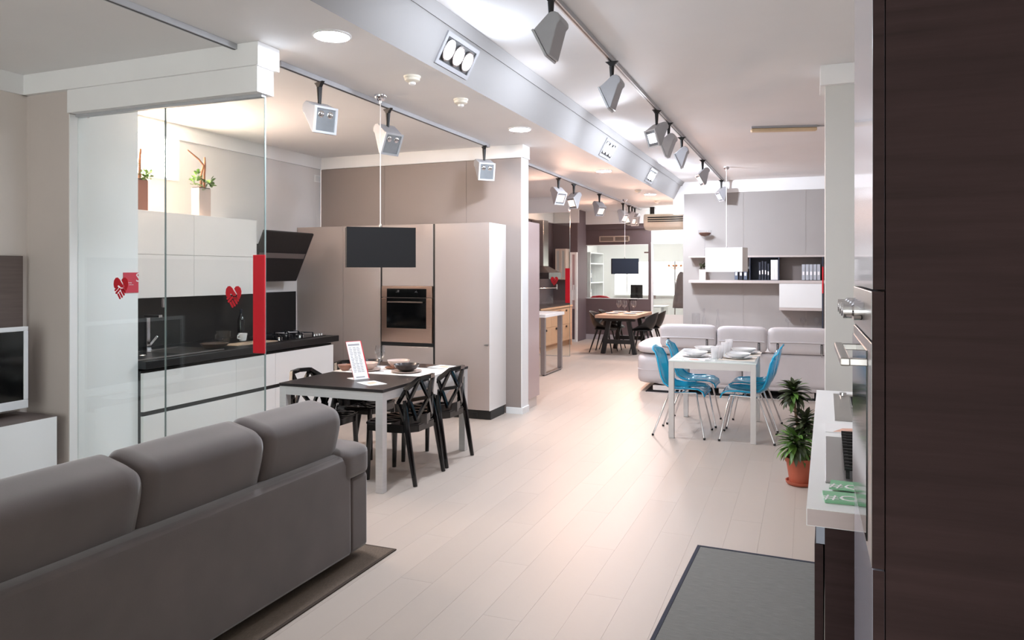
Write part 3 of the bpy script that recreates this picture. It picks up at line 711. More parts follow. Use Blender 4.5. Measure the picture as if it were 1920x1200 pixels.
# things on the worktop
def put(u, v, z=.9): return gz(u, v, z)
p = put(402, 654); t = thing('serving_bowl', 'shallow brown bowl on the first kitchen worktop', 'bowl', (p.x, p.y, .902))
c = (p.x, p.y, .902)
obj('bowl_body', M().lathe([(.05, 0), (.09, .012), (.125, .05), (.119, .05), (.088, .018), (0, .014)], 28, c, cap0=True), mat('dark_brown_glaze', (70, 58, 52), .3, var=(12, .1)), t, smooth=50)
p = put(419, 645); c = (p.x, p.y, .901)
t = thing('glass_jug', 'clear glass jug with handle on the kitchen worktop', 'jug', c)
obj('vessel', M().lathe([(0, .004), (.055, .004), (.06, .012), (.066, .12), (.07, .125)], 24, c), glassk, t, smooth=50)
obj('handle', M().tube([(c[0] + .0, c[1] - .065, c[2] + .105), (c[0], c[1] - .105, c[2] + .09), (c[0], c[1] - .105, c[2] + .045), (c[0], c[1] - .064, c[2] + .025)], .008, 8), glassk, t, smooth=60)
p = put(455, 640); c = (p.x, p.y, .906)
t = thing('cup', 'white cup on a wooden board by the red bar', 'cup', c)
obj('vessel', M().lathe([(0, .0), (.032, .0), (.036, .01), (.046, .075), (.042, .075), (.032, .014), (0, .012)], 24, c), ceram, t, smooth=50)
obj('handle', M().tube([(c[0], c[1] - .04, c[2] + .062), (c[0], c[1] - .07, c[2] + .06), (c[0], c[1] - .072, c[2] + .03), (c[0], c[1] - .036, c[2] + .022)], .006, 8), ceram, t, smooth=60)
q = put(474, 643)
tag(obj('chopping_board', M().prism([(q.x - .12, q.y - .28), (q.x - .09, q.y - .33), (q.x + .08, q.y - .3), (q.x + .1, q.y - .1), (q.x + .11, q.y + .24), (q.x - .02, q.y + .34), (q.x - .11, q.y + .28)], 'z', .9, .906), mat('pale_board_wood', (170, 150, 130), .6, grain=(6, 40, 6, .15))), 'pale irregular wooden board on the black worktop', 'board')
p = gx(452, 640, -5.5); c = (-5.5, p.y, .9)
t = thing('wine_bottle', 'dark wine bottle against the black splashback', 'bottle', c)
obj('glass_body', M().lathe([(0, 0), (.036, 0), (.038, .01), (.038, .19), (.03, .22), (.014, .25), (.013, .3)], 20, c), mat('dark_bottle_glass', (16, 18, 22), .08, spec=.7, var=(4, .05)), t, smooth=40)
obj('foil', M().lathe([(.0145, .262), (.0145, .308), (0, .308)], 16, c), mat('bottle_foil', (30, 34, 48), .35, metal=.5, var=(4, .05)), t, smooth=40)
# thermostat plate on kitchen wall
q = gx(594, 335, XK)
t = thing('wall_plate', 'small white blank plate high on the kitchen wall', 'switch', (XK, q.y, q.z))
obj('plate', box(XK + .001, XK + .012, q.y - .06, q.y + .06, q.z - .045, q.z + .045), white, t, bevel=.003)
obj('cover', box(XK + .012, XK + .015, q.y - .045, q.y + .045, q.z - .03, q.z + .03), whitelac, t)
# planters on the wall cabinets
def leaf_mesh(name, ln, wd, bend, fold, material, n=5):
    m = M(); vs = []; fs = []
    for i in range(n + 1):
        f = i / n; w_ = wd * (sin(pi * min(1, f * .92 + .06)) ** .7) * (1 if f < 1 else .05) + .0005
        x = ln * f * cos(bend * f * .6); z = -ln * f * sin(bend * f * .6) + ln * f * .0
        vs += [(x, -w_ / 2, z + fold * w_), (x, 0, z), (x, w_ / 2, z + fold * w_)]
    for i in range(n):
        for j in range(2): fs.append((i * 3 + j, i * 3 + j + 1, (i + 1) * 3 + j + 1, (i + 1) * 3 + j))
    me = bpy.data.meshes.new(name); me.from_pydata(vs, [], fs); me.shade_smooth(); me.materials.append(material); return me
succ = [leaf_mesh('leaf', .06, .035, .3, .2, leafs, 4), leaf_mesh('leaf', .045, .03, -.2, .25, leafs, 4)]
def planter(y, vm, label, branches, sz=1.0, tint=None):
    x0 = XW - .12; z = ZW1
    t = thing('succulent_planter', label, 'planter', (x0, y, z), group='succulent planters on the cabinets')
    hh = .27
    obj('vase', M().box(-.05, .05, -.075, .075, 0, hh), vm, t, world=False, bevel=.003)
    obj('soil', box(-.045, .045, -.07, .07, hh, hh + .008), soil, t, world=False)
    for br in branches: obj('driftwood', M().tube([(a * .6, b, c_) for a, b, c_ in br], [.014, .012, .011, .009, .006][:len(br)], 8), drift, t, world=False, smooth=60)
    rnd = random.Random(int(y * 100))
    for cx, cy, cz, nn, sp in ((.02, -.09, hh + .05, 16, .05), (.0, -.05, hh + .13, 9, .04), (.02, .09, hh + .06, 22, .045), (.03, .02, hh + .03, 8, .03)):
        for k in range(nn):
            o = obj('leaf', rnd.choice(succ), None, t, world=False)
            a = rnd.uniform(0, 2 * pi); o.location = (cx + sp * .4 * cos(a), cy + sp * .4 * sin(a), cz + rnd.uniform(-.04, .04))
            o.rotation_euler = (rnd.uniform(-.4, .4), rnd.uniform(-1.1, .3), a)
    return t
y2 = gx(386, 395, XW - .06).y; y1 = gx(266, 390, XW - .06).y
planter(y2, vasepl, 'tall pale planter with driftwood branch and succulents', [[(0, .0, .26), (0, .0, .4), (0, .03, .5), (0, -.03, .55), (0, -.17, .62)], [(0, .04, .26), (0, .04, .4), (0, .05, .5), (0, .045, .58)]])
planter(y1, rustv, 'rust coloured planter cut off by the white wall edge', [[(0, -.02, .26), (0, -.03, .45), (0, -.02, .6)], [(0, .03, .26), (0, .03, .45), (0, .04, .55)]])

# ================================================================== LEFT ROOM
BX = -4.86
p = gx(107, 779, BX); zt = gx(107, 779.6, BX).z; zb = gx(107, 876.5, BX).z
t = thing('tv_bench', 'low media bench with white front and grey wood top', 'cabinet', ((XL + BX) / 2, 2.4, 0))
obj('body', box(XL + .002, BX - .022, 1.1, p.y, zb, zt - .035), whitelac, t)
for k in range(2):
    a, b = 1.1 + k * (p.y - 1.1) / 2, 1.1 + (k + 1) * (p.y - 1.1) / 2
    obj('drawer', box(BX - .02, BX, a + .002, b - .001, zb, zt - .004), whitelac, t, bevel=.001)
obj('top', box(XL + .002, BX - .003, 1.09, p.y + .006, zt - .033, zt), greywood, t)
for yy in (1.3, 2.3, p.y - .25): obj('leg', box(BX - .2, BX - .16, yy, yy + .04, 0, zb), steel, t)
q = gx(37, 480, XL)
t = thing('wood_wall_panel', 'grey brown wood panel mounted behind the television', 'panel', (XL, 2.2, 1.2))
obj('board', box(XL + .012, XL + .035, .9, q.y, .62, q.z), greywood, t, bevel=.001)
obj('batten', M().box(XL + .001, XL + .012, 1.0, 1.06, .7, 1.6).box(XL + .001, XL + .012, 3.0, 3.06, .7, 1.6), darkwood, t)
TX = -5.08
a, b = gx(52, 611.6, TX), gx(52.5, 764, TX)
t = thing('television', 'flat television with white frame on the low bench', 'television', (TX, 3.0, zt))
y0, y1, z0, z1 = a.y - .98, a.y, b.z, a.z
obj('back_shell', box(TX - .05, TX - .012, y0 + .01, y1 - .01, z0 + .02, z1 - .02), tvwhite, t, bevel=.01)
m = M()
for q in ((y0, y1, z1 - .032, z1), (y0, y1, z0, z0 + .06), (y0, y0 + .032, z0 + .06, z1 - .032), (y1 - .032, y1, z0 + .06, z1 - .032)): m.box(TX - .012, TX + .008, *q)
obj('frame', m, tvwhite, t, bevel=.004)
obj('screen', box(TX - .012, TX + .002, y0 + .032, y1 - .032, z0 + .06, z1 - .032), tvblack, t)
ym = (y0 + y1) / 2
obj('stand_neck', box(TX - .035, TX - .005, ym - .06, ym + .06, zt + .015, z0 + .1), tvwhite, t, bevel=.004)
obj('stand_foot', M().puff((TX - .01, ym, zt + .008), (.24, .5, .016), 4, 6), tvwhite, t, smooth=50)
# foreground sofa (seen from behind; it faces the television)
SXB = -2.3
t = thing('suede_sofa', 'dark grey suede sofa in the foreground, seen from behind', 'sofa', (-2.75, 2.2, 0))
yb0, yb1 = .86, 3.4
obj('base', M().box(-3.18, -2.52, yb0, yb1, .05, .3), suede, t, bevel=.03, smooth=40)
obj('back_panel', M().prism([(SXB, .055), (SXB - .002, .55), (SXB - .012, .6), (SXB - .06, .615), (SXB - .2, .59), (SXB - .22, .055)], 'y', yb0, yb1), suede, t, bevel=.018, smooth=50)
seat = yb1 - yb0
for k in range(3):
    a = yb0 + .02 + k * (seat - .04) / 3
    obj('seat_cushion', M().puff((-2.86, a + (seat - .04) / 6, .38), (.66, (seat - .04) / 3 - .005, .2), 7, 8), suede, t, smooth=60)
cuts = [.9, 1.38, 2.09, 2.77, 3.37]
cuts = [.72, 1.4, 2.085, 2.765, 3.375]
for k in range(4):
    a, b = max(cuts[k], yb0 + .01), cuts[k + 1]
    Rr = Matrix.Rotation(D(14), 3, 'Y')
    cu = obj('back_cushion', M().puff((-2.5, (a + b) / 2, .675), (.27, b - a + .004, .42), 4.5, 16, Rr, .06, 14), suede, t, smooth=70)
    yy = b - .004
obj('arm', M().box(-3.18, -2.31, yb1 + .004, yb1 + .175, .05, .47), suede, t, bevel=.022, smooth=40)
obj('arm_cushion', M().puff((-2.76, yb1 + .05, .545), (.94, .30, .19), 6, 10), suede, t, smooth=60)
obj('arm', M().box(-3.18, -2.31, yb0 - .175, yb0 - .004, .05, .6), suede, t, bevel=.022, smooth=40)
for fx, fy in ((-3.1, yb0), (-2.42, yb0), (-3.1, yb1 - .02), (-2.42, yb1 - .02)): obj('foot', box(fx - .03, fx + .03, fy - .03, fy + .03, .008, .06), blackm, t)
t = thing('brown_rug', 'brown woven rug under the foreground sofa', 'rug', (-3.3, 2.2, 0))
obj('weave', box(-4.6, -2.2, .4, 3.66, .0005, .008), rugbr, t)
obj('fringe_edge', M().box(-2.2, -2.185, .4, 3.675, .0005, .007).box(-4.6, -2.2, 3.66, 3.675, .0005, .007), mat('dark_rug_edge', (64, 52, 44), .95, bump=(300, .4)), t)
# grey rug on the right
a, b, c_ = gz(1308, 1024), gz(1220, 1200), gz(1510, 1042)
dirv = (b - a).normalized(); wv = Vector((-dirv.y, dirv.x, 0)); wv = wv if wv.x > 0 else -wv
t = thing('grey_rug', 'flat grey runner rug with dark border on the right', 'rug', (a.x, a.y, 0))
def rq(s, e, u0, u1, z0, z1):
    P = [a + dirv * s + wv * u0, a + dirv * e + wv * u0, a + dirv * e + wv * u1, a + dirv * s + wv * u1]
    return M().prism([(q.x, q.y) for q in P], 'z', z0, z1)
obj('weave', rq(.018, 2.2, .018, .68, .0005, .006), ruggr, t)
m = rq(0, .018, 0, .7, .0005, .008); m2 = rq(.018, 2.2, 0, .018, .0005, .008); m.add(m2.v, m2.f)
obj('border', m, rugedge, t)

# ================================================================== BLACK TABLE SET
tx0, tx1, ty0, ty1 = -3.745, -2.825, 4.56, 6.0
t = thing('dining_table', 'black topped dining table with aluminium legs', 'table', ((tx0 + tx1) / 2, (ty0 + ty1) / 2, 0))
obj('tabletop', box(tx0, tx1, ty0, ty1, .728, .75), mat('black_laminate', (34, 30, 31), .28, var=(30, .1)), t, bevel=.002)
m = M()
for q in ((tx0 + .06, tx1 - .06, ty0 + .004, ty0 + .03), (tx0 + .06, tx1 - .06, ty1 - .03, ty1 - .004), (tx0 + .004, tx0 + .03, ty0 + .06, ty1 - .06), (tx1 - .03, tx1 - .004, ty0 + .06, ty1 - .06)): m.box(*q, .665, .728)
obj('apron', m, alu, t)
for lx in (tx0 + .003, tx1 - .063):
    for ly in (ty0 + .003, ty1 - .063): obj('leg', box(lx, lx + .06, ly, ly + .06, 0, .728), alu, t, bevel=.003)
# lattice chair
def lattice_chair():
    t = thing('lattice_chair', 'x', 'chair', (0, 0, 0), 0, 'black lattice back chairs')
    R_ = .3
    def P(s, z):
        a = s / R_; lean = (z - .45) * .06
        return Vector((R_ * sin(a) * .95, .2 - R_ * (1 - cos(a)) + lean, z))
    nd = {'C': (0, .63), 'TL': (-.12, .785), 'TR': (.12, .785), 'R': (.2, .63), 'L': (-.2, .63), 'BR': (.13, .475), 'BL': (-.13, .475),
          'W1': (.235, .71), 'W2': (.29, .61), 'W3': (.23, .475), 'V1': (-.235, .71), 'V2': (-.29, .61), 'V3': (-.23, .475)}
    ed = ['C-TL', 'C-TR', 'C-R', 'C-L', 'C-BR', 'C-BL', 'TR-R', 'TL-L', 'R-BR', 'L-BL', 'TR-W1', 'W1-R', 'W1-W2', 'W2-W3', 'R-W3', 'TL-V1', 'V1-L', 'V1-V2', 'V2-V3', 'L-V3']
    m = M()
    for e in ed:
        a, b = [P(*nd[k]) for k in e.split('-')]
        m.beam(a, b, .027, .02, up=(0, 1, .01))
    for k in nd: m.lathe([(0, -.012), (.013, -.009), (.013, .009), (0, .012)], 8, P(*nd[k]))
    bk = obj('backrest', m, blackg, t, world=False, smooth=30)
    tr = M()
    pts = [P(s, z) for s, z in ((-.245, .706), (-.12, .787), (0, .792), (.12, .787), (.245, .706))]
    for a, b in zip(pts, pts[1:]): tr.beam(a, b, .03, .026, up=(0, 1, .01))
    obj('top_rail', tr, blackg, bk, world=False)
    lo = M(); pts = [P(s, .455) for s in (-.25, -.17, -.08, 0, .08, .17, .25)]
    for a, b in zip(pts, pts[1:]): lo.beam(a, b, .07, .018, up=(0, 1, 0)) if False else lo.add([(a.x, a.y, .42), (b.x, b.y, .42), (b.x, b.y, .5), (a.x, a.y, .5), (a.x, a.y - .016, .42), (b.x, b.y - .016, .42), (b.x, b.y - .016, .5), (a.x, a.y - .016, .5)], [(0, 1, 2, 3), (7, 6, 5, 4), (0, 4, 5, 1), (3, 2, 6, 7), (0, 3, 7, 4), (1, 5, 6, 2)])
    obj('back_band', lo, blackg, bk, world=False)
    # seat: faceted pan with openings in the front
    o_ = [(-.21, -.2), (-.13, -.235), (.13, -.235), (.21, -.2), (.225, 0), (.21, .12), (.12, .19), (-.12, .19), (-.21, .12), (-.225, 0)]
    se = M().prism([(x_, y_) for x_, y_ in o_ if y_ > -.05] [::1], 'z', .432, .446)
    # front lattice of the seat
    for a, b in (((-.21, -.2), (-.13, -.235)), ((-.13, -.235), (.13, -.235)), ((.13, -.235), (.21, -.2)), ((-.21, -.2), (-.225, .01)), ((.21, -.2), (.225, .01)), ((-.13, -.235), (-.06, 0)), ((.13, -.235), (.06, 0)), ((0, -.235), (-.06, 0)), ((0, -.235), (.06, 0)), ((-.21, -.2), (-.06, 0)), ((.21, -.2), (.06, 0))):
        se.beam((a[0], a[1], .439), (b[0], b[1], .439), .026, .016)
    obj('seat', se, blackg, t, world=False, bevel=.003)
    ap = M()
    for i in range(len(o_)):
        a, b = o_[i], o_[(i + 1) % len(o_)]
        ap.beam((a[0], a[1], .41), (b[0], b[1], .41), .012, .05)
    obj('seat_rim', ap, blackg, t, world=False)
    for s in (-1, 1):
        obj('leg', M().tube([(s * .19, -.195, .43), (s * .195, -.205, .2), (s * .197, -.21, 0)], [.022, .02, .017], 8), blackg, t, world=False, smooth=40)
        w2 = P(s * .24, .63)
        obj('leg', M().tube([(w2.x, w2.y, .63), (s * .225, .15, .43), (s * .228, .225, 0)], [.015, .025, .017], 8), blackg, t, world=False, smooth=40)
    return t
ch = lattice_chair(); ch.location = (-2.925, 5.04, 0); ch.rotation_euler = (0, 0, D(-90)); ch['label'] = 'black lattice chair nearest the sofa on the aisle side of the black table'
dup(ch, (-2.935, 5.6, 0), D(-92), 'black lattice chair on the aisle side nearer the tall cabinets')
dup(ch, (-3.65, 4.95, 0), D(88), 'black lattice chair across the black table, nearest the glass wall')
dup(ch, (-3.65, 5.55, 0), D(91), 'black lattice chair across the black table, behind the menu stand')
# runner and tableware
t = thing('table_runner', 'white linen runner across the black table', 'tablecloth', (-3.28, 5.4, .75))
rx0, rx1, ry0, ry1 = tx0, tx1, 5.25, 5.72
obj('cloth', M().box(rx0 - .003, rx1 + .003, ry0, ry1, .7505, .7525), linen, t)
obj('drop', M().add([(rx1 + .003, ry0, .7525), (rx1 + .003, ry1, .7525), (rx1 + .012, ry1 - .03, .62), (rx1 + .016, (ry0 + ry1) / 2, .55), (rx1 + .012, ry0 + .03, .62)], [(0, 1, 2, 3, 4)]), linen, t, solid=.002)
obj('drop', M().add([(rx0 - .003, ry0, .7525), (rx0 - .003, ry1, .7525), (rx0 - .012, ry1 - .03, .64), (rx0 - .016, (ry0 + ry1) / 2, .58), (rx0 - .012, ry0 + .03, .64)], [(0, 1, 2, 3, 4)]), linen, t, solid=.002)
def plate(name, label, cat, x, y, z, r, h, material, group=None, th=.006):
    prof = [(r * .55, 0), (r * .62, .002), (r, h), (r, h + th * .4), (r * .62, .002 + th), (0, .001 + th)]
    o = obj(name, M().lathe(prof, 32, (0, 0, 0), cap0=True), material, smooth=50); o.location = (x, y, z)
    return tag(o, label, cat, group)
def bowl(name, label, cat, x, y, z, r, h, material, group=None):
    prof = [(r * .42, 0), (r * .5, .004), (r * .86, h * .55), (r, h), (r * .965, h), (r * .82, h * .58), (r * .46, .01), (0, .008)]
    o = obj(name, M().lathe(prof, 32, (0, 0, 0), cap0=True), material, smooth=50); o.location = (x, y, z)
    return tag(o, label, cat, group)
ZP = .7527
plate('dinner_plate', 'beige plate under the dark bowl on the runner', 'plate', -3.13, 5.43, ZP, .13, .012, beigecr)
bowl('serving_bowl', 'dark metallic bowl on a beige plate', 'bowl', -3.13, 5.43, ZP + .0075, .11, .06, darkcr)
plate('dinner_plate', 'small brown plate behind the dark bowl', 'plate', -3.33, 5.62, ZP, .11, .01, browncr)
bowl('serving_bowl', 'pale beige bowl behind the dark bowl', 'bowl', -3.32, 5.62, ZP + .0075, .1, .065, beigecr)
plate('dinner_plate', 'beige plate right of the menu stand', 'plate', -3.5, 5.4, ZP, .12, .012, beigecr)
bowl('serving_bowl', 'beige bowl right of the menu stand', 'bowl', -3.5, 5.4, ZP + .0075, .095, .06, beigecr)
bowl('serving_bowl', 'small brown bowl left of the menu stand', 'bowl', -3.675, 5.33, ZP, .065, .05, browncr)
bowl('serving_bowl', 'dark bowl behind the beige one by the menu stand', 'bowl', -3.6, 5.62, ZP, .09, .06, darkcr)
def wineglass(x, y, z, label, s=1.0, group=None):
    o = obj('wine_glass', M().lathe([(.036, 0), (.034, .002), (.006, .006), (.0045, .02), (.0045, .085), (.012, .096), (.034, .12), (.044, .155), (.042, .19), (.035, .222), (.033, .222), (.04, .19), (.042, .155), (.032, .122), (.0, .101)], 28, (0, 0, 0), cap0=True), glassk, smooth=60)
    o.location = (x, y, z); o.scale = (s, s, s)
    return tag(o, label, 'wine glass', group)
wineglass(-3.36, 5.38, ZP, 'tall wine glass on the black dining table', 1.0)
# menu stand
p = gz(676, 712, .75); ang = math.atan2(p.x, -p.y) + D(-22)
t = thing('menu_stand', 'white printed menu card in a leaning red holder', 'sign', (p.x, p.y + .02, .7505), D(62))
Tl = Matrix.Rotation(D(-26), 4, 'X')
Rz = Matrix.Rotation(D(-10), 4, 'Y')
obj('back_board', box(-.066, .07, .003, .007, 0, .325).xf(Tl), red, t, world=False)
cd = obj('card', box(-.066, .06, 0, .0025, 0, .32).xf(Tl), paper, t, world=False)
obj('foot', box(-.066, .07, .0, .12, 0, .003), paper, t, world=False)
m = M(); m.box(-.055, .045, -.0008, 0, .285, .3)
rr = random.Random(3)
for cx in (-.052, -.019, .014):
    for k in range(16): m.box(cx, cx + rr.uniform(.016, .029), -.0006, 0, .265 - k * .0135, .265 - k * .0135 + .005)
m.box(-.045, .03, -.0006, 0, .016, .024)
obj('printed_text', m.xf(Tl), ink, cd, world=False)
def leaflet(x, y, z, wd, ln, rz, label, name='leaflet', body=paper, pm_=peach, cat='leaflet'):
    t = thing(name, label, cat, (x, y, z), rz)
    obj('sheet', box(-wd / 2, wd / 2, -ln / 2, ln / 2, 0, .0015), body, t, world=False)
    obj('printed_picture', M().prism([(-wd * .3, -ln * .3), (wd * .35, -ln * .1), (wd * .3, ln * .3), (-wd * .2, ln * .2)], 'z', .0015, .0019), pm_, t, world=False)
    return t
leaflet(-3.07, 4.8, .7505, .15, .21, D(60), 'white leaflet near the front corner of the black table')
leaflet(-2.99, 5.86, .7505, .2, .24, D(80), 'white leaflet at the far end of the black table')

# ================================================================== SECOND ROOM
# tall unit just behind the wall end
t = thing('tall_cabinet', 'tall pinkish cabinet side directly behind the white wall end', 'cabinet', (-3.2, 8.12, 0), group='second kitchen cabinets')
pinkl = mat('rose_taupe_lacquer', (190, 168, 166), .25, var=(2, .02))
obj('body', box(-3.6, -3.0, 7.915, 8.34, .12, 2.18), pinkl, t, bevel=.002)
obj('side_panel', box(-2.999, -2.98, 7.915, 8.34, .12, 2.18), pinkl, t, bevel=.001)
obj('plinth', box(-3.55, -3.0, 7.93, 8.3, 0, .12), mat('pale_plinth', (222, 210, 204), .4, var=(3, .02)), t)
# bar with open metal frame
A, B = gz(1024, 705), gz(1053.5, 692)
bx = (A.x + B.x) / 2
t = thing('bar_counter', 'white topped bar with open steel frame legs', 'table', (bx - .4, (A.y + B.y) / 2, 0))
obj('top', box(bx - 1.6, bx + .02, A.y - .06, B.y + .04, .895, .945), whitelac, t, bevel=.003)
fr = M()
fr.box(bx - .04, bx, A.y - .03, A.y + .03, .03, .895).box(bx - .04, bx, B.y - .05, B.y + .01, .03, .895)
obj('frame_post', M().box(bx - .07, bx, A.y - .03, A.y + .03, .03, .895), steelv, t, bevel=.002)
obj('frame_post', M().box(bx - .07, bx, B.y - .06, B.y, .03, .895), steelv, t, bevel=.002)
obj('frame_rail', M().box(bx - .07, bx, A.y - .03, B.y, .015, .03), steelv, t, bevel=.002)
for yy in (A.y, B.y - .03): obj('foot', M().lathe([(.02, 0), (.02, .015)], 12, (bx - .03, yy, 0), cap0=True, cap1=True), blackm, t)
# oak kitchen run behind the glass
XO = -4.78
for k, (a, b, lb) in enumerate(((13.42, 14.1, 'oak base cabinet nearest the far glass wall'), (14.1, 14.7, 'oak base cabinet with long bar handle in the far kitchen'), (14.7, 15.45, 'oak base cabinet at the far end of the oak kitchen'))):
    t = thing('base_cabinet', lb, 'cabinet', (-5.1, (a + b) / 2, 0), group='oak base cabinets')
    obj('carcass', box(-5.44, XO - .02, a, b, .12, .84), oak, t)
    obj('plinth', box(-5.4, XO - .07, a, b, 0, .12), oak, t)
    d1 = obj('drawer', box(XO - .02, XO, a + .003, b - .003, .13, .475), oak, t, bevel=.001)
    d2 = obj('drawer', box(XO - .02, XO, a + .003, b - .003, .482, .835), oak, t, bevel=.001)
    for d_, z in ((d1, .43), (d2, .77)):
        if k == 1 and d_ is d2: obj('handle', M().tube([(XO + .03, a + .06, .79), (XO + .03, b - .06, .79)], .008, 8).tube([(XO, a + .1, .79), (XO + .03, a + .1, .79)], .006, 6).tube([(XO, b - .1, .79), (XO + .03, b - .1, .79)], .006, 6), mat('copper_handle', (170, 120, 96), .35, metal=.7, var=(4, .03)), d_)
        else: obj('handle', box(XO, XO + .02, (a + b) / 2 - .03, (a + b) / 2 + .03, z - .02, z + .02), mat('pewter_pull', (84, 76, 74), .4, metal=.7, var=(4, .05)), d_, bevel=.003)
tag(obj('oak_corner_post', box(XO - .07, XO, 15.45, 15.5, 0, .84), oak), 'slim oak end post of the far kitchen run', 'post')
t = thing('worktop', 'wood edged worktop of the far oak kitchen', 'worktop', (-5.1, 14.4, .84))
obj('slab', box(-5.45, XO + .0, 13.42, 15.5, .842, .878), mat('dark_grey_counter', (84, 78, 78), .35, var=(20, .1)), t)
obj('wood_edge', box(XO, XO + .02, 13.42, 15.5, .842, .878), oak, t)
tag(obj('backsplash', box(-5.459, -5.445, 13.42, 16.19, .88, 1.5), mat('slate_splashback', (104, 100, 106), .4, var=(8, .05))), 'grey splashback behind the far oak kitchen', 'splashback')
# steel chimney hood
hc = gx(1026, 480, -5.2)
t = thing('chimney_hood', 'steel chimney hood on the mauve wall of the far kitchen', 'cooker hood', (-5.3, 14.25, 1.5))
y0, y1 = 14.5, 15.3
obj('chimney', M().box(-5.444, -5.18, y0 + .25, y1 - .22, 1.72, 2.7), steel, t, bevel=.004)
obj('flare', M().add([(-5.444, y0, 1.58), (-4.98, y0, 1.58), (-4.98, y1, 1.58), (-5.444, y1, 1.58), (-5.444, y0 + .25, 1.72), (-5.18, y0 + .25, 1.72), (-5.18, y1 - .22, 1.72), (-5.444, y1 - .22, 1.72)], [(0, 1, 2, 3), (7, 6, 5, 4), (0, 4, 5, 1), (1, 5, 6, 2), (2, 6, 7, 3), (3, 7, 4, 0)]), steel, t)
obj('skirt', box(-5.444, -4.97, y0 - .005, y1 + .005, 1.45, 1.58), mat('dark_hood_skirt', (70, 64, 64), .4, metal=.6, var=(4, .05)), t)
# glass fronted wall cabinet
t = thing('wall_cabinet', 'glass fronted oak wall cabinet right of the steel hood', 'cabinet', (-5.15, 16.0, 1.42), group='second kitchen cabinets')
yq = 15.86
a, b = gy(1041, 500, yq).x, gy(1060.5, 500, yq).x
poak = mat('pale_oak', (226, 206, 192), .5, grain=(20, 20, 3, .06))
obj('body', box(a, b, yq + .021, 16.195, 1.42, 2.12), poak, t)
for k in range(2):
    c0, c1 = a + k * (b - a) / 2, a + (k + 1) * (b - a) / 2
    d_ = M()
    for q in ((c0 + .003, c1 - .003, 1.425, 1.465), (c0 + .003, c1 - .003, 2.075, 2.115), (c0 + .003, c0 + .03, 1.465, 2.075), (c1 - .03, c1 - .003, 1.465, 2.075)): d_.box(q[0], q[1], yq, yq + .02, q[2], q[3])
    dd = obj('door', d_, poak, t)
    obj('pane', box(c0 + .03, c1 - .03, yq + .006, yq + .012, 1.465, 2.075), mat('ribbed_glass', (196, 194, 192), .3, var=(3, .05)), dd)
# tap, pots and card on the oak worktop
q = gx(1035, 566, -5.2)
t = thing('kitchen_tap', 'angular chrome tap in the far oak kitchen', 'tap', (-5.25, 14.6, .879))
obj('riser', M().tube([(-5.25, 14.6, .88), (-5.25, 14.6, 1.26)], .014, 10), chrome, t, smooth=40)
obj('spout', M().tube([(-5.25, 14.6, 1.25), (-5.0, 15.1, 1.25)], .012, 10), chrome, t, smooth=40)
obj('outlet', M().tube([(-5.0, 15.1, 1.22), (-5.0, 15.1, 1.33)], .018, 10), chrome, t, smooth=40)
t = thing('kettle', 'steel pot with lid on the far oak worktop', 'pot', (-5.1, 13.98, .879))
obj('vessel', M().lathe([(.08, .879), (.1, .885), (.1, 1.02), (.095, 1.025)], 20, (-5.1, 13.98, 0), cap0=True), chrome, t, smooth=40)
obj('lid', M().lathe([(.1, 1.025), (.06, 1.045), (.015, 1.05), (.015, 1.07), (0, 1.07)], 20, (-5.1, 13.98, 0)), chrome, t, smooth=40)
t = thing('menu_stand', 'white leaning card on the far oak worktop', 'sign', (-4.98, 13.66, .879), D(50))
obj('card', box(-.07, .07, 0, .004, 0, .3).xf(Matrix.Rotation(D(-15), 4, 'X')), paper, t, world=False)
obj('foot', box(-.07, .07, 0, .1, 0, .004), paper, t, world=False)
q = gx(1041, 575, -5.1)
t = thing('glass_jug', 'round glass carafe on the far oak worktop', 'jug', (-5.1, 14.9, .879))
obj('vessel', M().lathe([(.03, .879), (.075, .9), (.09, .95), (.06, 1.02), (.035, 1.06), (.045, 1.09)], 20, (-5.1, 14.9, 0), cap0=True), glassk, t, smooth=60)
obj('handle', M().tube([(-5.06, 14.9, 1.06), (-4.98, 14.9, 1.02), (-5.02, 14.9, .95)], .008, 8), glassk, t, smooth=60)
# poster panel on the corner wall
a, b = gy(1069, 560, 16.15).x, gy(1082, 560, 16.15).x
zt_ = gy(1075, 473, 16.15).z
t = thing('framed_poster_panel', 'tall white framed panel with bottle picture beside oak kitchen', 'panel', ((a + b) / 2, 16.17, 0))
m = M().box(a, a + .05, 16.13, 16.195, 0, zt_).box(b - .05, b, 16.13, 16.195, 0, zt_).box(a + .05, b - .05, 16.13, 16.195, zt_ - .05, zt_).box(a + .05, b - .05, 16.13, 16.195, 0, .05)
obj('frame', m, white, t)
pn = obj('print', box(a + .05, b - .05, 16.15, 16.19, .05, zt_ - .05), mat('rose_print', (186, 160, 160), .6, var=(2, .06)), t)
obj('print_lower', box(a + .05, b - .05, 16.148, 16.15, .05, .75), mat('plum_print', (96, 80, 86), .6, var=(2, .1)), pn)
xm_ = (a + b) / 2
obj('bottle_picture', M().prism([(xm_ - .05, .95), (xm_ + .05, .95), (xm_ + .05, 1.12), (xm_ + .018, 1.2), (xm_ + .018, 1.3), (xm_ - .018, 1.3), (xm_ - .018, 1.2), (xm_ - .05, 1.12)], 'y', 16.147, 16.15), paper, pn)
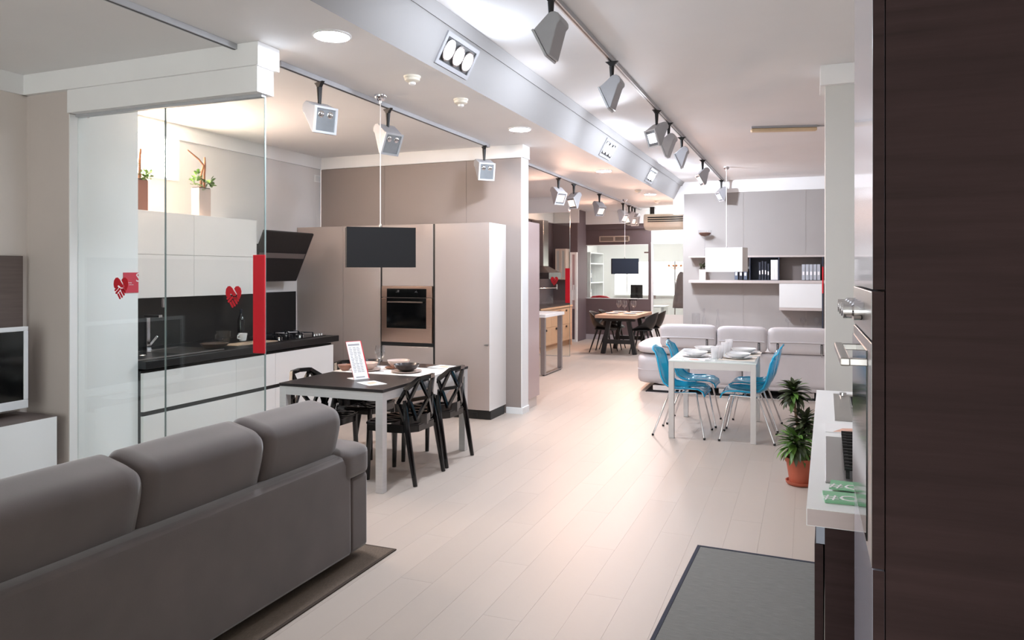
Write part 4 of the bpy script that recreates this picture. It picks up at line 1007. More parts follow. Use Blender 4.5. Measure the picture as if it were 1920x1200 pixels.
# ventilation grille
a, b = gy(1124, 443, YF), gy(1180, 453, YF)
t = thing('vent_grille', 'beige double ventilation grille above the office window', 'vent', ((a.x + b.x) / 2, YF, b.z))
xm_ = (a.x + b.x) / 2
m = M()
for q in ((a.x, b.x, b.z, b.z + .02), (a.x, b.x, a.z - .02, a.z), (a.x, a.x + .02, b.z, a.z), (b.x - .02, b.x, b.z, a.z), (xm_ - .02, xm_ + .02, b.z, a.z)): m.box(q[0], q[1], YF - .02, YF - .001, q[2], q[3])
obj('frame', m, mat('beige_grille', (206, 186, 170), .5, var=(4, .03)), t)
for k in range(6):
    z = b.z + .028 + k * (a.z - b.z - .05) / 5
    obj('louvre', box(a.x + .02, b.x - .02, YF - .014, YF - .002, z - .004, z + .004), mat('brown_louvre', (160, 140, 126), .5, var=(4, .03)), t)
# air conditioner
t = thing('air_conditioner', 'long ceiling air conditioner with dark louvre slot', 'air conditioner', (-2.85, 16.3, 2.5))
prof = [(15.95, 2.72), (15.98, 2.58), (16.1, 2.52), (16.5, 2.52), (16.5, 2.86), (16.0, 2.86)]
obj('casing', M().prism(prof, 'x', -3.3, XS - .01), creampl, t, bevel=.03, smooth=40)
obj('louvre_slot', M().box(-3.2, XS - .03, 15.94, 15.975, 2.68, 2.79), groove, t)
for k in range(2): obj('louvre', box(-3.2, XS - .03, 15.93, 15.94, 2.7 + k * .045, 2.715 + k * .045), creampl, t)
obj('bracket', M().box(-3.2, -3.1, 16.2, 16.4, 2.86, ZC - .001).box(-2.5, -2.4, 16.2, 16.4, 2.86, ZC - .001), blackm, t)

# ---- far dining set
fx0, fx1, fy0, fy1 = -3.77, -2.98, 13.72, 15.3
t = thing('trestle_table', 'wooden dining table on black trestle legs in the far room', 'table', ((fx0 + fx1) / 2, 14.5, 0))
obj('tabletop', box(fx0, fx1, fy0, fy1, .71, .77), oaktop, t, bevel=.003)
for yy in (14.02, 15.0):
    tr = M()
    tr.box(fx0 + .08, fx1 - .08, yy - .04, yy + .04, .64, .709)
    tr.beam((fx0 + .2, yy, .64), (fx0 + .08, yy, 0), .08, .08, up=(0, 1, 0)).beam((fx1 - .2, yy, .64), (fx1 - .08, yy, 0), .08, .08, up=(0, 1, 0))
    tr.box(fx0 + .13, fx1 - .13, yy - .025, yy + .025, .2, .28)
    obj('trestle', tr, blackm, t)
def shell_mesh(prof, widths, dish, nx=8):
    vs = []; fs = []; n = len(prof)
    for (y, z), w_, dd in zip(prof, widths, dish):
        for j in range(nx + 1):
            f = j / nx * 2 - 1
            vs.append((f * w_ / 2, y - dd[0] * abs(f) ** 2.2, z + dd[1] * abs(f) ** 2.2))
    for i in range(n - 1):
        for j in range(nx): fs.append((i * (nx + 1) + j, i * (nx + 1) + j + 1, (i + 1) * (nx + 1) + j + 1, (i + 1) * (nx + 1) + j))
    m = M(); m.add(vs, fs); return m
def bucket_chair(label):
    t = thing('bucket_chair', label, 'chair', (0, 0, 0), 0, 'black bucket chairs at the trestle table')
    sh = shell_mesh([(-.22, .44), (-.16, .46), (0, .45), (.12, .45), (.2, .5), (.25, .62), (.28, .74), (.3, .82)], [.42, .46, .5, .54, .56, .54, .46, .34], [(0, .0), (0, .03), (0, .12), (.0, .22), (.1, .2), (.16, .08), (.14, .0), (.06, -.03)])
    s_ = obj('shell', sh, blackm, t, world=False, solid=.02, smooth=60, sub=1)
    obj('seat_pad', M().puff((0, -.02, .462), (.4, .38, .03), 4, 6), blackm, t, world=False, smooth=60)
    for sx_ in (-1, 1):
        obj('leg', M().tube([(sx_ * .13, -.12, .46), (sx_ * .21, -.22, 0)], [.02, .01], 8), blackm, t, world=False)
        obj('leg', M().tube([(sx_ * .13, .1, .46), (sx_ * .22, .24, 0)], [.02, .01], 8), blackm, t, world=False)
    return t
bc = bucket_chair('black bucket chair on the left, nearest at the trestle table'); bc.location = (-3.74, 14.3, 0); bc.rotation_euler = (0, 0, D(88))
dup(bc, (-3.72, 14.95, 0), D(92), 'black bucket chair on the left side, farther along the trestle table')
dup(bc, (-2.96, 14.3, 0), D(-92), 'black bucket chair on the right, nearest at the trestle table')
dup(bc, (-2.93, 14.95, 0), D(-86), 'black bucket chair on the right, farther along the trestle table')
for k, (x_, y_) in enumerate(((-3.56, 14.25), (-3.56, 14.85), (-3.2, 14.25), (-3.2, 14.85))):
    plate('dinner_plate', ('white plate at the front left of the trestle table', 'white plate at the back left of the trestle table', 'white plate at the front right of the trestle table', 'white plate at the back right of the trestle table')[k], 'plate', x_, y_, .7705, .14, .015, ceram, 'white plates on the trestle table')
wineglass(-3.5, 14.55, .7705, 'left of three wine glasses on the trestle table', 1.15, 'wine glasses on the trestle table')
wineglass(-3.35, 14.4, .7705, 'middle of three wine glasses on the trestle table', 1.15, 'wine glasses on the trestle table')
wineglass(-3.2, 14.56, .7705, 'right of three wine glasses on the trestle table', 1.15, 'wine glasses on the trestle table')
t = thing('black_holder', 'small black holder with curved arm behind the far wine glasses', 'holder', (-3.4, 15.1, .7705))
obj('stem', M().tube([(-3.4, 15.1, .7705), (-3.42, 15.1, .92), (-3.4, 15.1, 1.0), (-3.33, 15.1, 1.02)], .008, 8), blackm, t, smooth=50)
obj('head', box(-3.42, -3.24, 15.08, 15.12, 1.005, 1.03), blackm, t)
obj('foot', M().lathe([(.05, .7705), (.05, .78), (0, .782)], 16, (-3.4, 15.1, 0), cap0=True), blackm, t)
# ---- office things
t = thing('office_desk', 'white office desk behind the far window', 'desk', (-3.9, 18.6, 0))
obj('top', box(-5.0, -3.25, 18.2, 18.95, .71, .74), whitelac, t, bevel=.002)
for lx in (-4.95, -3.3): obj('leg', box(lx - .03, lx + .03, 18.25, 18.9, 0, .71), whitelac, t)
q = gy(1194, 548, 18.5)
t = thing('computer_monitor', 'black monitor seen from behind on the office desk', 'monitor', (q.x, 18.5, .74))
obj('back_shell', box(q.x - .19, q.x + .17, 18.48, 18.52, .94, 1.26) if False else box(q.x - .16, q.x + .15, 18.48, 18.52, .93, 1.27), blackm, t, bevel=.006)
obj('rib', box(q.x - .02, q.x + .03, 18.47, 18.48, .96, 1.2), blackg, t)
obj('stand', box(q.x + .02, q.x + .06, 18.5, 18.53, .75, .95), blackm, t)
obj('foot', M().lathe([(.11, .7405), (.1, .752), (0, .755)], 20, (q.x + .04, 18.52, 0), cap0=True), blackm, t)
t = thing('office_chair', 'red curved chair back seen through the far window', 'chair', (-4.75, 17.9, 0))
obj('backrest', M().tube([(-5.0, 17.78, .92), (-4.92, 17.74, .97), (-4.75, 17.72, .985), (-4.58, 17.74, .97), (-4.5, 17.8, .92)], .03, 10), red, t, smooth=60)
obj('seat', M().puff((-4.75, 17.95, .46), (.46, .44, .06), 4, 6), red, t, smooth=60)
for lx in (-1, 1):
    obj('back_post', M().tube([(-4.75 + lx * .2, 17.76, .46), (-4.75 + lx * .2, 17.74, .95)], .014, 8), chrome, t)
    for ly in (17.78, 18.1): obj('leg', M().tube([(-4.75 + lx * .19, ly, .46), (-4.75 + lx * .21, ly, 0)], .012, 8), chrome, t)
t = thing('office_shelf', 'white bookcase at the left of the office window', 'bookcase', (-5.3, 19.0, 0))
obj('side', M().box(-5.55, -5.15, 18.3, 18.33, 0, 2.1).box(-5.55, -5.15, 19.6, 19.63, 0, 2.1), whitelac, t)
for z in (.3, .8, 1.3, 1.8, 2.08): obj('shelf', box(-5.55, -5.15, 18.33, 19.6, z, z + .025), whitelac, t)
for k, (zz, yy, mm, lb) in enumerate(((.826, 18.36, bookd, 'dark binder low on the office bookcase'), (.826, 18.44, binderg, 'grey binder low on the office bookcase'), (1.326, 18.36, bookd, 'dark binder on the upper office bookcase shelf'), (1.326, 18.44, bookblu, 'blue grey binder on the upper office bookcase shelf'))):
    t = thing('binder', lb, 'binder', (-5.3, yy + .035, zz), group='office binders')
    obj('cover', box(-5.45, -5.17, yy, yy + .07, zz, zz + .32), mm, t, bevel=.003)
    obj('spine_label', box(-5.17, -5.168, yy + .012, yy + .058, zz + .12, zz + .24), paper, t)
# coat stand seen through glass door
t = thing('coat_stand', 'metal coat stand behind the glazed door', 'coat stand', (-2.98, 18.2, 0))
obj('pole', M().tube([(-2.98, 18.2, .02), (-2.98, 18.2, 1.85)], .016, 10), steel, t)
obj('base', M().lathe([(.2, 0), (.19, .02), (0, .03)], 20, (-2.98, 18.2, 0), cap0=True), steel, t)
for k in range(4):
    a_ = k * pi / 2 + .4
    obj('hook', M().tube([(-2.98, 18.2, 1.66), (-2.98 + .14 * cos(a_), 18.2 + .14 * sin(a_), 1.74)], .008, 6), orange, t)
    obj('hook_ball', M().lathe([(0, -.03), (.022, -.02), (.03, 0), (.022, .02), (0, .03)], 10, (-2.98 + .15 * cos(a_), 18.2 + .15 * sin(a_), 1.75)), orange, t, smooth=60)
t = thing('coat', 'grey brown coat hanging on the coat stand', 'coat', (-2.84, 18.15, .75))
obj('body', M().lathe([(.03, 1.6), (.09, 1.52), (.13, 1.35), (.16, 1.1), (.2, .85), (.21, .72), (0, .74)], 14, (-2.82, 18.15, 0)), coat, t, smooth=60)
obj('sleeve', M().tube([(-2.74, 18.12, 1.46), (-2.66, 18.1, 1.2), (-2.63, 18.1, .92)], [.06, .055, .045], 10), coat, t, smooth=60)
# office ceiling lamp
t = thing('ceiling_panel_light', 'square lit panel lamp on the office ceiling', 'ceiling light', (-3.8, 18.8, ZC))
obj('frame', box(-4.42, -3.18, 18.48, 19.12, ZC - .02, ZC - .001), white, t)
obj('diffuser', box(-4.4, -3.2, 18.5, 19.1, ZC - .023, ZC - .02), emat('office_panel', (255, 250, 245), 8), t)

# ================================================================== WHITE TABLE SET
wx0, wx1, wy0, wy1 = -1.245, -.44, 7.13, 8.3
t = thing('dining_table', 'white glass topped dining table with square silver legs', 'table', ((wx0 + wx1) / 2, (wy0 + wy1) / 2, 0), D(1.5))
hx, hy = (wx1 - wx0) / 2, (wy1 - wy0) / 2
alus = mat('satin_silver', (206, 203, 203), .35, metal=.5, var=(4, .02))
obj('tabletop', box(-hx, hx, -hy, hy, .738, .75), whitetop, t, world=False, bevel=.002)
m = M()
for q in ((-hx + .05, hx - .05, -hy + .003, -hy + .025), (-hx + .05, hx - .05, hy - .025, hy - .003), (-hx + .003, -hx + .025, -hy + .05, hy - .05), (hx - .025, hx - .003, -hy + .05, hy - .05)): m.box(*q, .675, .738)
obj('apron', m, alus, t, world=False)
for lx in (-hx + .002, hx - .054):
    for ly in (-hy + .002, hy - .054): obj('leg', box(lx, lx + .052, ly, ly + .052, 0, .738), alus, t, world=False, bevel=.003)
def blue_chair():
    t = thing('shell_chair', 'x', 'chair', (0, 0, 0), 0, 'blue transparent shell chairs')
    sh = shell_mesh([(-.235, .415), (-.222, .445), (-.18, .455), (-.08, .445), (.03, .435), (.12, .445), (.18, .485), (.215, .56), (.24, .66), (.26, .76), (.275, .83), (.29, .86)],
                    [.38, .41, .42, .43, .43, .43, .43, .43, .42, .4, .36, .3], [(0, -.01), (0, .0), (0, .015), (0, .035), (0, .04), (.01, .045), (.03, .035), (.04, .02), (.045, .0), (.045, -.01), (.03, -.02), (.015, -.03)], 12)
    obj('shell', sh, bluepl, t, world=False, solid=.009, smooth=60)
    rim = [v for v in sh.v]; n = len(sh.v) // 13
    left = [rim[i * 13] for i in range(n)]; right = [rim[i * 13 + 12] for i in range(n)]
    loop = left + rim[(n - 1) * 13:] + right[::-1] + rim[:13][::-1]
    m = M(); m.tube(left, .006, 6).tube(right, .006, 6).tube(rim[(n - 1) * 13:], .006, 6).tube(rim[:13], .006, 6)
    obj('thick_rim', m, blueedge, t, world=False, smooth=60)
    fr = M()
    for s in (-1, 1): fr.tube([(s * .14, -.15, .425), (s * .14, .1, .415)], .009, 8)
    fr.tube([(-.14, -.02, .42), (.14, -.02, .42)], .009, 8)
    obj('under_frame', fr, chrome, t, world=False, smooth=50)
    for s in (-1, 1):
        for y0, y1 in ((-.15, -.24), (.1, .25)):
            lg = obj('leg', M().tube([(s * .14, y0, .425), (s * .18, y0 + (y1 - y0) * .25, .33), (s * .235, y1, .012)], .0085, 8), chrome, t, world=False, smooth=50)
            obj('foot', M().lathe([(.011, 0), (.012, .016), (.008, .02)], 10, (s * .236, y1 + (.002 if y1 > 0 else -.002), 0), cap0=True, cap1=True), blackm, lg, world=False)
    return t
bl = blue_chair(); bl.location = (-1.13, 7.41, 0); bl.rotation_euler = (0, 0, D(88)); bl['label'] = 'clear blue shell chair on the left, nearest at the white table'
dup(bl, (-1.1, 8.0, 0), D(90), 'clear blue shell chair on the left, nearer the leather sofa')
dup(bl, (-.52, 7.41, 0), D(-90), 'clear blue shell chair on the right, nearest at the white table')
dup(bl, (-.5, 8.0, 0), D(-93), 'clear blue shell chair on the right, nearer the leather sofa')
ZQ = .7505
for k, (x_, y_, lb) in enumerate(((-1.03, 7.5, 'front left'), (-.98, 8.0, 'back left'), (-.62, 7.5, 'front right'), (-.6, 7.98, 'back right'))):
    tag(obj('placemat', M().box(x_ - .17, x_ + .17, y_ - .2, y_ + .2, ZQ, ZQ + .0015), mat('pale_mat', (226, 216, 204), .8, bump=(300, .2)) if k else paper), 'thin pale placemat at the %s seat of the white table' % lb, 'placemat', 'placemats on the white table')
    plate('dinner_plate', 'white flat plate at the %s seat of the white table' % lb, 'plate', x_, y_, ZQ + .002, .135, .014, ceram, 'white plates on the white table')
    bowl('soup_bowl', 'wide white bowl on the %s plate of the white table' % lb, 'bowl', x_, y_, ZQ + .0095, .125, .045, ceram, 'white bowls on the white table')
    t = thing('fork', 'small steel fork by the %s plate of the white table' % lb, 'cutlery', (x_ + (.15 if k < 2 else -.15), y_ - .03, ZQ + .0017), D(4), 'forks on the white table')
    obj('handle', box(-.006, .006, -.1, .03, 0, .002), chrome, t, world=False)
    obj('tines', M().box(-.011, .011, .03, .045, 0, .002).box(-.011, -.008, .045, .085, 0, .002).box(-.0015, .0015, .045, .085, 0, .002).box(.008, .011, .045, .085, 0, .002), chrome, t, world=False)
for (x_, y_, h_, lb) in ((-.83, 7.42, .115, 'frosted tumbler nearest on the white table'), (-.79, 7.52, .12, 'frosted tumbler right behind the nearest one'), (-.78, 7.9, .12, 'frosted tumbler at the back left of the four'), (-.76, 8.12, .13, 'tallest frosted tumbler at the back of the four')):
    o = obj('tumbler', M().lathe([(0, .006), (.028, .006), (.03, 0), (.032, .0), (.04, h_), (.037, h_), (.029, .009), (0, .009)], 24), frost, smooth=50); o.location = (x_, y_, ZQ)
    tag(o, lb, 'tumbler', 'frosted tumblers on the white table')
t = leaflet(-1.0, 7.24, ZQ, .14, .2, D(95), 'printed leaflet at the near edge of the white table')

# ================================================================== LEATHER SOFA (seen from behind)
t = thing('leather_sofa', 'light grey leather corner sofa with three headrests, seen from behind', 'sofa', (-1.0, 9.8, 0), D(1.8))
def lb_(x0, x1, y0, y1, z0, z1, k=9, n=8, bul=.0): return M().puff(((x0 + x1) / 2, (y0 + y1) / 2, (z0 + z1) / 2), (x1 - x0, y1 - y0, z1 - z0), k, n, None, bul)
obj('back_body', lb_(-.42, .24, 0, .3, .13, .565, 10), leather, t, world=False, smooth=60)
obj('back_body', lb_(.245, 1.55, 0, .3, .13, .565, 10), leather, t, world=False, smooth=60)
obj('base_roll', lb_(-.9, 1.55, .012, .95, .085, .2, 8), leather, t, world=False, smooth=60)
obj('chaise_body', lb_(-1.13, -.425, .03, 1.35, .09, .5, 7), leather, t, world=False, smooth=60)
obj('chaise_seam', lb_(-1.135, -.428, .025, 1.352, .285, .295, 7), leather, t, world=False, smooth=60)
obj('chaise_cushion', lb_(-1.16, -.4, .02, 1.36, .485, .645, 3.6, 10), leather, t, world=False, smooth=70)
obj('seat_cushion', lb_(-.42, 1.55, .3, 1.0, .2, .46, 7), leather, t, world=False, smooth=60)
for x0, x1, z0, z1 in ((-.80, -.075, .6, .905), (-.07, .545, .565, .895), (.55, 1.3, .565, .895)):
    hr = obj('headrest', lb_(x0, x1, -.03, .2, z0, z1, 7, 10), leather, t, world=False, smooth=60)
    zc_ = z0 + (z1 - z0) * .45
    obj('crease', M().tube([(x0 + .03, -.026, zc_ - .006), (x0 + .1, -.034, zc_), ((x0 + x1) / 2, -.036, zc_ + .004), (x1 - .1, -.034, zc_), (x1 - .03, -.026, zc_ - .006)], .009, 8), leather, hr, world=False, smooth=60)
    for fx_ in (.16, .84):
        xx = x0 + (x1 - x0) * fx_
        br_ = obj('bracket_slot', box(xx - .013, xx + .013, -.034, -.02, z0 + .02, zc_ - .012), blackm, hr, world=False)
        obj('bracket', M().tube([(xx, -.04, z0 - .02), (xx, -.04, zc_ - .02)], .006, 8), chrome, br_ if False else hr, world=False, smooth=50)
for x_ in (-.75, .1, .95): obj('foot', box(x_ - .15, x_ + .15, .05, .1, .012, .088), chrome, t, world=False, bevel=.004)
t = thing('fringed_rug', 'dark rug with white fringe under the leather sofa', 'rug', (-1.0, 10.2, 0), D(1.8))
obj('weave', box(-1.0, 1.8, -.42, 2.0, .0005, .012), mat('black_rug', (24, 22, 24), .95, bump=(300, .3)), t, world=False)
m = M(); rr = random.Random(5)
for k in range(150):
    x_ = -1.0 + k * 2.8 / 150; m.box(x_, x_ + .008, -.47 + rr.uniform(-.012, .012), -.42, .0005, .006)
o = obj('fringe', m, linen, t, world=False); o['kind'] = 'stuff'

# ================================================================== SHELF WALL
YSF = YS - .32
def q_(u, v): return gy(u, v, YSF)
zt1 = q_(1400, 479.5).z; zs1 = q_(1400, 525.5).z; zs0 = q_(1400, 531).z
xl, xd0, xd1, xe_ = q_(1291, 500).x, q_(1405, 500).x, q_(1461, 500).x, q_(1541.5, 500).x
shb = mat('shelf_board', (198, 188, 184), .4, var=(3, .02))
t = thing('shelf_unit', 'long taupe wall shelf unit with dark boxes behind the white pendant', 'shelf', ((xl + xe_) / 2, YS - .15, zs0))
obj('top_board', box(xl, xe_ + .5, YSF, YS - .001, zt1 - .03, zt1), shb, t, bevel=.002)
obj('lower_board', box(xl, xe_ + .5, YSF, YS - .001, zs0, zs1), shb, t, bevel=.002)
bxd = obj('dark_box', M().box(xd0, xd0 + .018, YSF + .005, YS - .001, zs1, zt1 - .03).box(xd1 - .018, xd1, YSF + .005, YS - .001, zs1, zt1 - .03).box(xd0 + .018, xd1 - .018, YS - .02, YS - .001, zs1, zt1 - .03), shelfbl, t)
obj('box_lining', M().box(xd0 + .018, xd1 - .018, YSF + .006, YS - .02, zs1, zs1 + .008).box(xd0 + .018, xd1 - .018, YSF + .006, YS - .02, zt1 - .038, zt1 - .03), shelfbl, bxd)
obj('brown_back', box(xd1, xe_, YS - .02, YS - .001, zs1, zt1 - .03), mat('brown_grey_back', (120, 110, 106), .5, var=(3, .04)), t)
obj('end_panel', box(xe_, xe_ + .02, YSF, YS - .001, .46, zt1 - .03), shelfbl, t)
obj('red_strip', box(xe_ + .0, xe_ + .022, YSF - .006, YSF, q_(1541, 564 - 14).z, q_(1541, 500).z), red, t)
cb0, cb1 = q_(1460.5, 532).z, q_(1541, 578).z
t = thing('wall_cabinet', 'white flap fronted cabinet hung below the wall shelf', 'cabinet', ((xd1 + xe_) / 2, YS - .15, cb1))
obj('body', box(xd1, xe_ - .002, YSF + .025, YS - .001, cb1, zs0 - .001), whitelac, t)
obj('flap', box(xd1 + .001, xe_ - .003, YSF + .003, YSF + .024, cb1 + .002, zs0 - .004), whitelac, t, bevel=.001)
obj('bottom_board', box(xd1, xe_ - .002, YSF, YS - .001, cb1 - .05, cb1), shb, t)
def book(x, wd, h, d, mm, label, group, band=None):
    t = thing('book' if group != 'grey binders on the wall shelf' else 'binder', label, 'book' if group != 'grey binders on the wall shelf' else 'binder', (x + wd / 2, YSF + .06, zs1 + .009), group=group)
    z = zs1 + .009
    obj('cover', box(x, x + wd, YSF + .04, YSF + .04 + d, z, z + h), mm, t, bevel=.002)
    obj('spine_label', box(x + wd * .2, x + wd * .8, YSF + .038, YSF + .04, z + h * (band or .3), z + h * ((band or .3) + .22)), paper, t)
ord_ = ['first', 'second', 'third', 'fourth', 'fifth', 'sixth']
x_ = q_(1377, 510).x
for k in range(3): book(x_ + k * .082, .06, .27 - .008 * k, .2, bookblu if k != 1 else bookd, '%s book from the left below the white pendant edge' % ord_[k], 'blue grey books on the wall shelf')
x_ = q_(1422.5, 510).x
for k in range(4): book(x_ + k * .05, .034, (.33, .35, .34, .3)[k], .2, bookd, '%s dark book from the left in the dark shelf box' % ord_[k], 'dark books in the dark box')
x_ = q_(1445, 510).x
for k in range(4): book(x_ + k * .031, .03, .37, .22, paper, '%s white book from the left in the dark shelf box' % ord_[k], 'white books in the dark box')
x_ = q_(1503.5, 510).x
for k in range(5): book(x_ + k * .064, .054, .285, .23, binderg, '%s grey binder from the left on the wall shelf' % ord_[k], 'grey binders on the wall shelf', .32)
# potted plant on shelf
xv = q_(1316, 515).x
t = thing('shelf_plant', 'green plant in a pale square vase on the wall shelf', 'plant', (xv, YSF + .12, zs1))
obj('vase', box(-.06, .06, -.06, .06, .0005, .2), mat('pale_pink_vase', (232, 218, 212), .4, var=(3, .02)), t, world=False, bevel=.003)
sl = leaf_mesh('leaf', .09, .03, .5, .2, leafd, 4)
rr = random.Random(9)
for k in range(34):
    o = obj('leaf', sl, None, t, world=False); o.location = (rr.uniform(-.04, .04), rr.uniform(-.04, .04), rr.uniform(.19, .3)); o.rotation_euler = (rr.uniform(-.5, .5), rr.uniform(-1.2, .1), rr.uniform(0, 6.28))
# glass cup on tall stem on top board
xv = q_(1320, 470).x
t = thing('glass_goblet', 'tall glass goblet with dark filling on the top shelf board', 'vase', (xv, YS - .18, zt1))
obj('glass', M().lathe([(.07, .0005), (.066, .006), (.012, .012), (.01, .32), (.03, .34), (.12, .42), (.13, .5)], 24, cap0=True), glassk, t, world=False, smooth=60)
obj('filling', M().lathe([(0, .38), (.07, .395), (.117, .44), (.1, .455), (0, .46)], 20), mat('dried_petals', (96, 66, 56), .9, var=(30, .4), bump=(60, .6)), t, world=False, smooth=60)
# low sideboard with glass vases (only their tops rise above the sofa)
t = thing('sideboard', 'low taupe sideboard below the wall shelf, hidden by the sofa', 'cabinet', (-.9, YS - .2, 0))
obj('body', box(-2.0, .3, YS - .45, YS - .001, .06, .44), shb, t)
obj('plinth', box(-1.95, .25, YS - .4, YS - .02, 0, .06), blackm, t)
for k in range(3): obj('door', box(-2.0 + k * .767 + .003, -2.0 + (k + 1) * .767 - .003, YS - .47, YS - .451, .065, .435), whitelac, t)
def gv(u, r, h, label, cat='vase', kind=0):
    x_ = gy(u, 560, YS - .22).x
    t = thing('glass_vase' if kind == 0 else 'glass_carafe', label, cat, (x_, YS - .22, .4405))
    if kind == 0:
        obj('glass', M().lathe([(0, .004), (r * .9, .004), (r, .01), (r * 1.1, h)], 20), glassk, t, world=False, smooth=50)
        obj('base', M().lathe([(r * .9, 0), (r * .9, .004), (0, .004)], 20, cap0=True), glassk, t, world=False)
    else:
        obj('glass', M().lathe([(r, 0), (r * 1.05, .02), (r * .6, h * .55), (r * .25, h * .7), (r * .25, h * .85)], 20, cap0=True), glassk, t, world=False, smooth=60)
        obj('stopper', M().lathe([(0, h * .83), (r * .3, h * .86), (r * .45, h * .93), (r * .3, h), (0, h)], 16), glassk, t, world=False, smooth=60)
gv(1305, .07, .36, 'straight clear glass vase behind the sofa left end')
gv(1320, .05, .46, 'slim glass carafe behind the leather sofa, left of the pair', 'carafe', 1)
gv(1346, .05, .45, 'slim glass carafe behind the leather sofa, right of the pair', 'carafe', 1)
for u, lb in ((1478, 'glass ball stem left of three behind the sofa'), (1506, 'glass ball stem middle of three behind the sofa'), (1532, 'glass ball stem right of three behind the sofa')):
    x_ = gy(u, 560, YS - .22).x
    t = thing('glass_ball_stem', lb, 'ornament', (x_, YS - .22, .4405), group='glass ball ornaments')
    obj('foot', M().lathe([(.06, 0), (.05, .008), (.008, .015), (.008, .22)], 18, cap0=True), glassk, t, world=False, smooth=50)
    obj('ball', M().lathe([(0, .21), (.035, .225), (.055, .265), (.045, .305), (.02, .33)], 18), glassk, t, world=False, smooth=60)

# ================================================================== RIGHT WORKTOP
CN = gz(1512, 952, .9); CF = gz(1531, 731, .9)
rw = math.atan2(CF.x - CN.x, CF.y - CN.y); LN = (CF - CN).length
def RT(name, label, cat, z=0, group=None): return thing(name, label, cat, (CN.x, CN.y, z), -rw, group)
n_ = 4
lbr = ['dark wood base cabinet at the near end of the right worktop', 'second dark wood base cabinet under the right worktop', 'third dark wood base cabinet under the right worktop', 'dark wood base cabinet nearest the potted plant']
for k in range(n_):
    a, b = .02 + k * (LN - .04) / n_, .02 + (k + 1) * (LN - .04) / n_
    t = RT('base_cabinet', lbr[k], 'cabinet', 0, 'dark wood base cabinets')
    obj('carcass', box(.05, .66, a, b, .1, .846), darkwood, t, world=False)
    obj('plinth', box(.09, .62, a, b, 0, .1), blackm, t, world=False)
    obj('door', box(.022, .046, a + (.0 if k == 0 else .0015), b - .0015, .105, .79), darkwood, t, world=False, bevel=.001)
    obj('grip_channel', box(.026, .05, a, b, .792, .846), mat('blue_grey_channel', (150, 156, 170), .35, metal=.5, var=(4, .03)), t, world=False)
t = RT('worktop', 'pale worktop on the right with sink and hob', 'worktop', .848)
sy0, sy1 = 1.42, 2.24
obj('slab', M().box(0, .17, 0, LN, 0, .052).box(.54, .68, 0, LN, 0, .052).box(.17, .54, 0, sy0 + .06, 0, .052).box(.17, .54, sy0 + .38, sy0 + .44, 0, .052).box(.17, .54, sy1 - .06, LN, 0, .052), mat('pale_laminate_top', (242, 242, 242), .35, var=(3, .01)), t, world=False)
obj('front_edge', box(.002, .678, -.0015, .0, .002, .05), mat('pinkish_edge', (196, 180, 178), .4, grain=(3, 3, 60, .04)), t, world=False)
t = RT('steel_sink', 'steel double sink set in the right worktop', 'sink', .9)
y0, y1 = 1.42, 2.24
obj('rim', M().box(.09, .6, y0, y0 + .06, 0, .004).box(.09, .6, y1 - .06, y1, 0, .004).box(.09, .17, y0 + .06, y1 - .06, 0, .004).box(.54, .6, y0 + .06, y1 - .06, 0, .004).box(.17, .54, y0 + .38, y0 + .44, 0, .004), steel, t, world=False, bevel=.001)
def pan(a0, a1): return M().box(.171, .539, a0, a1, -.05, -.047).box(.171, .176, a0, a1, -.047, .002).box(.534, .539, a0, a1, -.047, .002).box(.176, .534, a0, a0 + .005, -.047, .002).box(.176, .534, a1 - .005, a1, -.047, .002)
obj('bowl', pan(y0 + .061, y0 + .379), mat('sink_bowl', (176, 176, 178), .22, metal=1, var=(4, .1)), t, world=False)
obj('bowl', pan(y0 + .441, y1 - .061), mat('sink_bowl', (176, 176, 178)), t, world=False)
for yy in (y0 + .22, y0 + .6): obj('drain', M().lathe([(.04, -.0465), (.034, -.042), (0, -.044)], 16, (.35, yy, 0)), chrome, t, world=False, smooth=40)
obj('waste_knob', M().lathe([(.02, .004), (.018, .018), (0, .02)], 14, (.14, y1 - .04, 0)), chrome, t, world=False, smooth=40)
t = RT('gas_hob', 'steel gas hob with ribbed black grates on the right worktop', 'hob', .9)
y0, y1 = .3, 1.03
obj('plate', box(.05, .58, y0, y1, 0, .006), mat('satin_steel_plate', (170, 168, 168), .3, metal=.8, var=(4, .03)), t, world=False, bevel=.006)
for k, xx in enumerate((.19, .4)):
    for j, yy in enumerate((y0 + .2, y0 + .52)):
        b_ = obj('burner', M().lathe([(.05, .006), (.05, .018), (.036, .026), (0, .026)], 16, (xx, yy, 0)), blackm, t, world=False, smooth=40)
        g = M()
        for q in range(6):
            g.tube([(xx - .08, yy - .13 + q * .052, .04), (xx + .08, yy - .13 + q * .052, .04)], .009, 8)
        for s in (-1, 1): g.beam((xx + s * .07, yy - .14, .034), (xx + s * .07, yy + .14, .034), .012, .014).box(xx + s * .07 - .006, xx + s * .07 + .006, yy - .14, yy - .128, .006, .04).box(xx + s * .07 - .006, xx + s * .07 + .006, yy + .128, yy + .14, .006, .04)
        obj('grate', g, blackm, b_, world=False, smooth=40)
for k in range(4): obj('knob', M().lathe([(.02, .006), (.018, .03), (0, .032)], 16, (.53, y0 + .14 + k * .15, 0)), chrome, t, world=False, smooth=40)
t = RT('brochure', 'open brochure with pictures lying between sink and hob', 'leaflet', .9005)
obj('sheet', box(.05, .44, 1.14, 1.34, 0, .002), paper, t, world=False)
obj('printed_picture', M().prism([(.08, 1.15), (.2, 1.17), (.26, 1.28), (.12, 1.24)], 'z', .002, .0024).prism([(.3, 1.16), (.42, 1.2), (.4, 1.31), (.29, 1.26)], 'z', .002, .0024), peach, t, world=False)
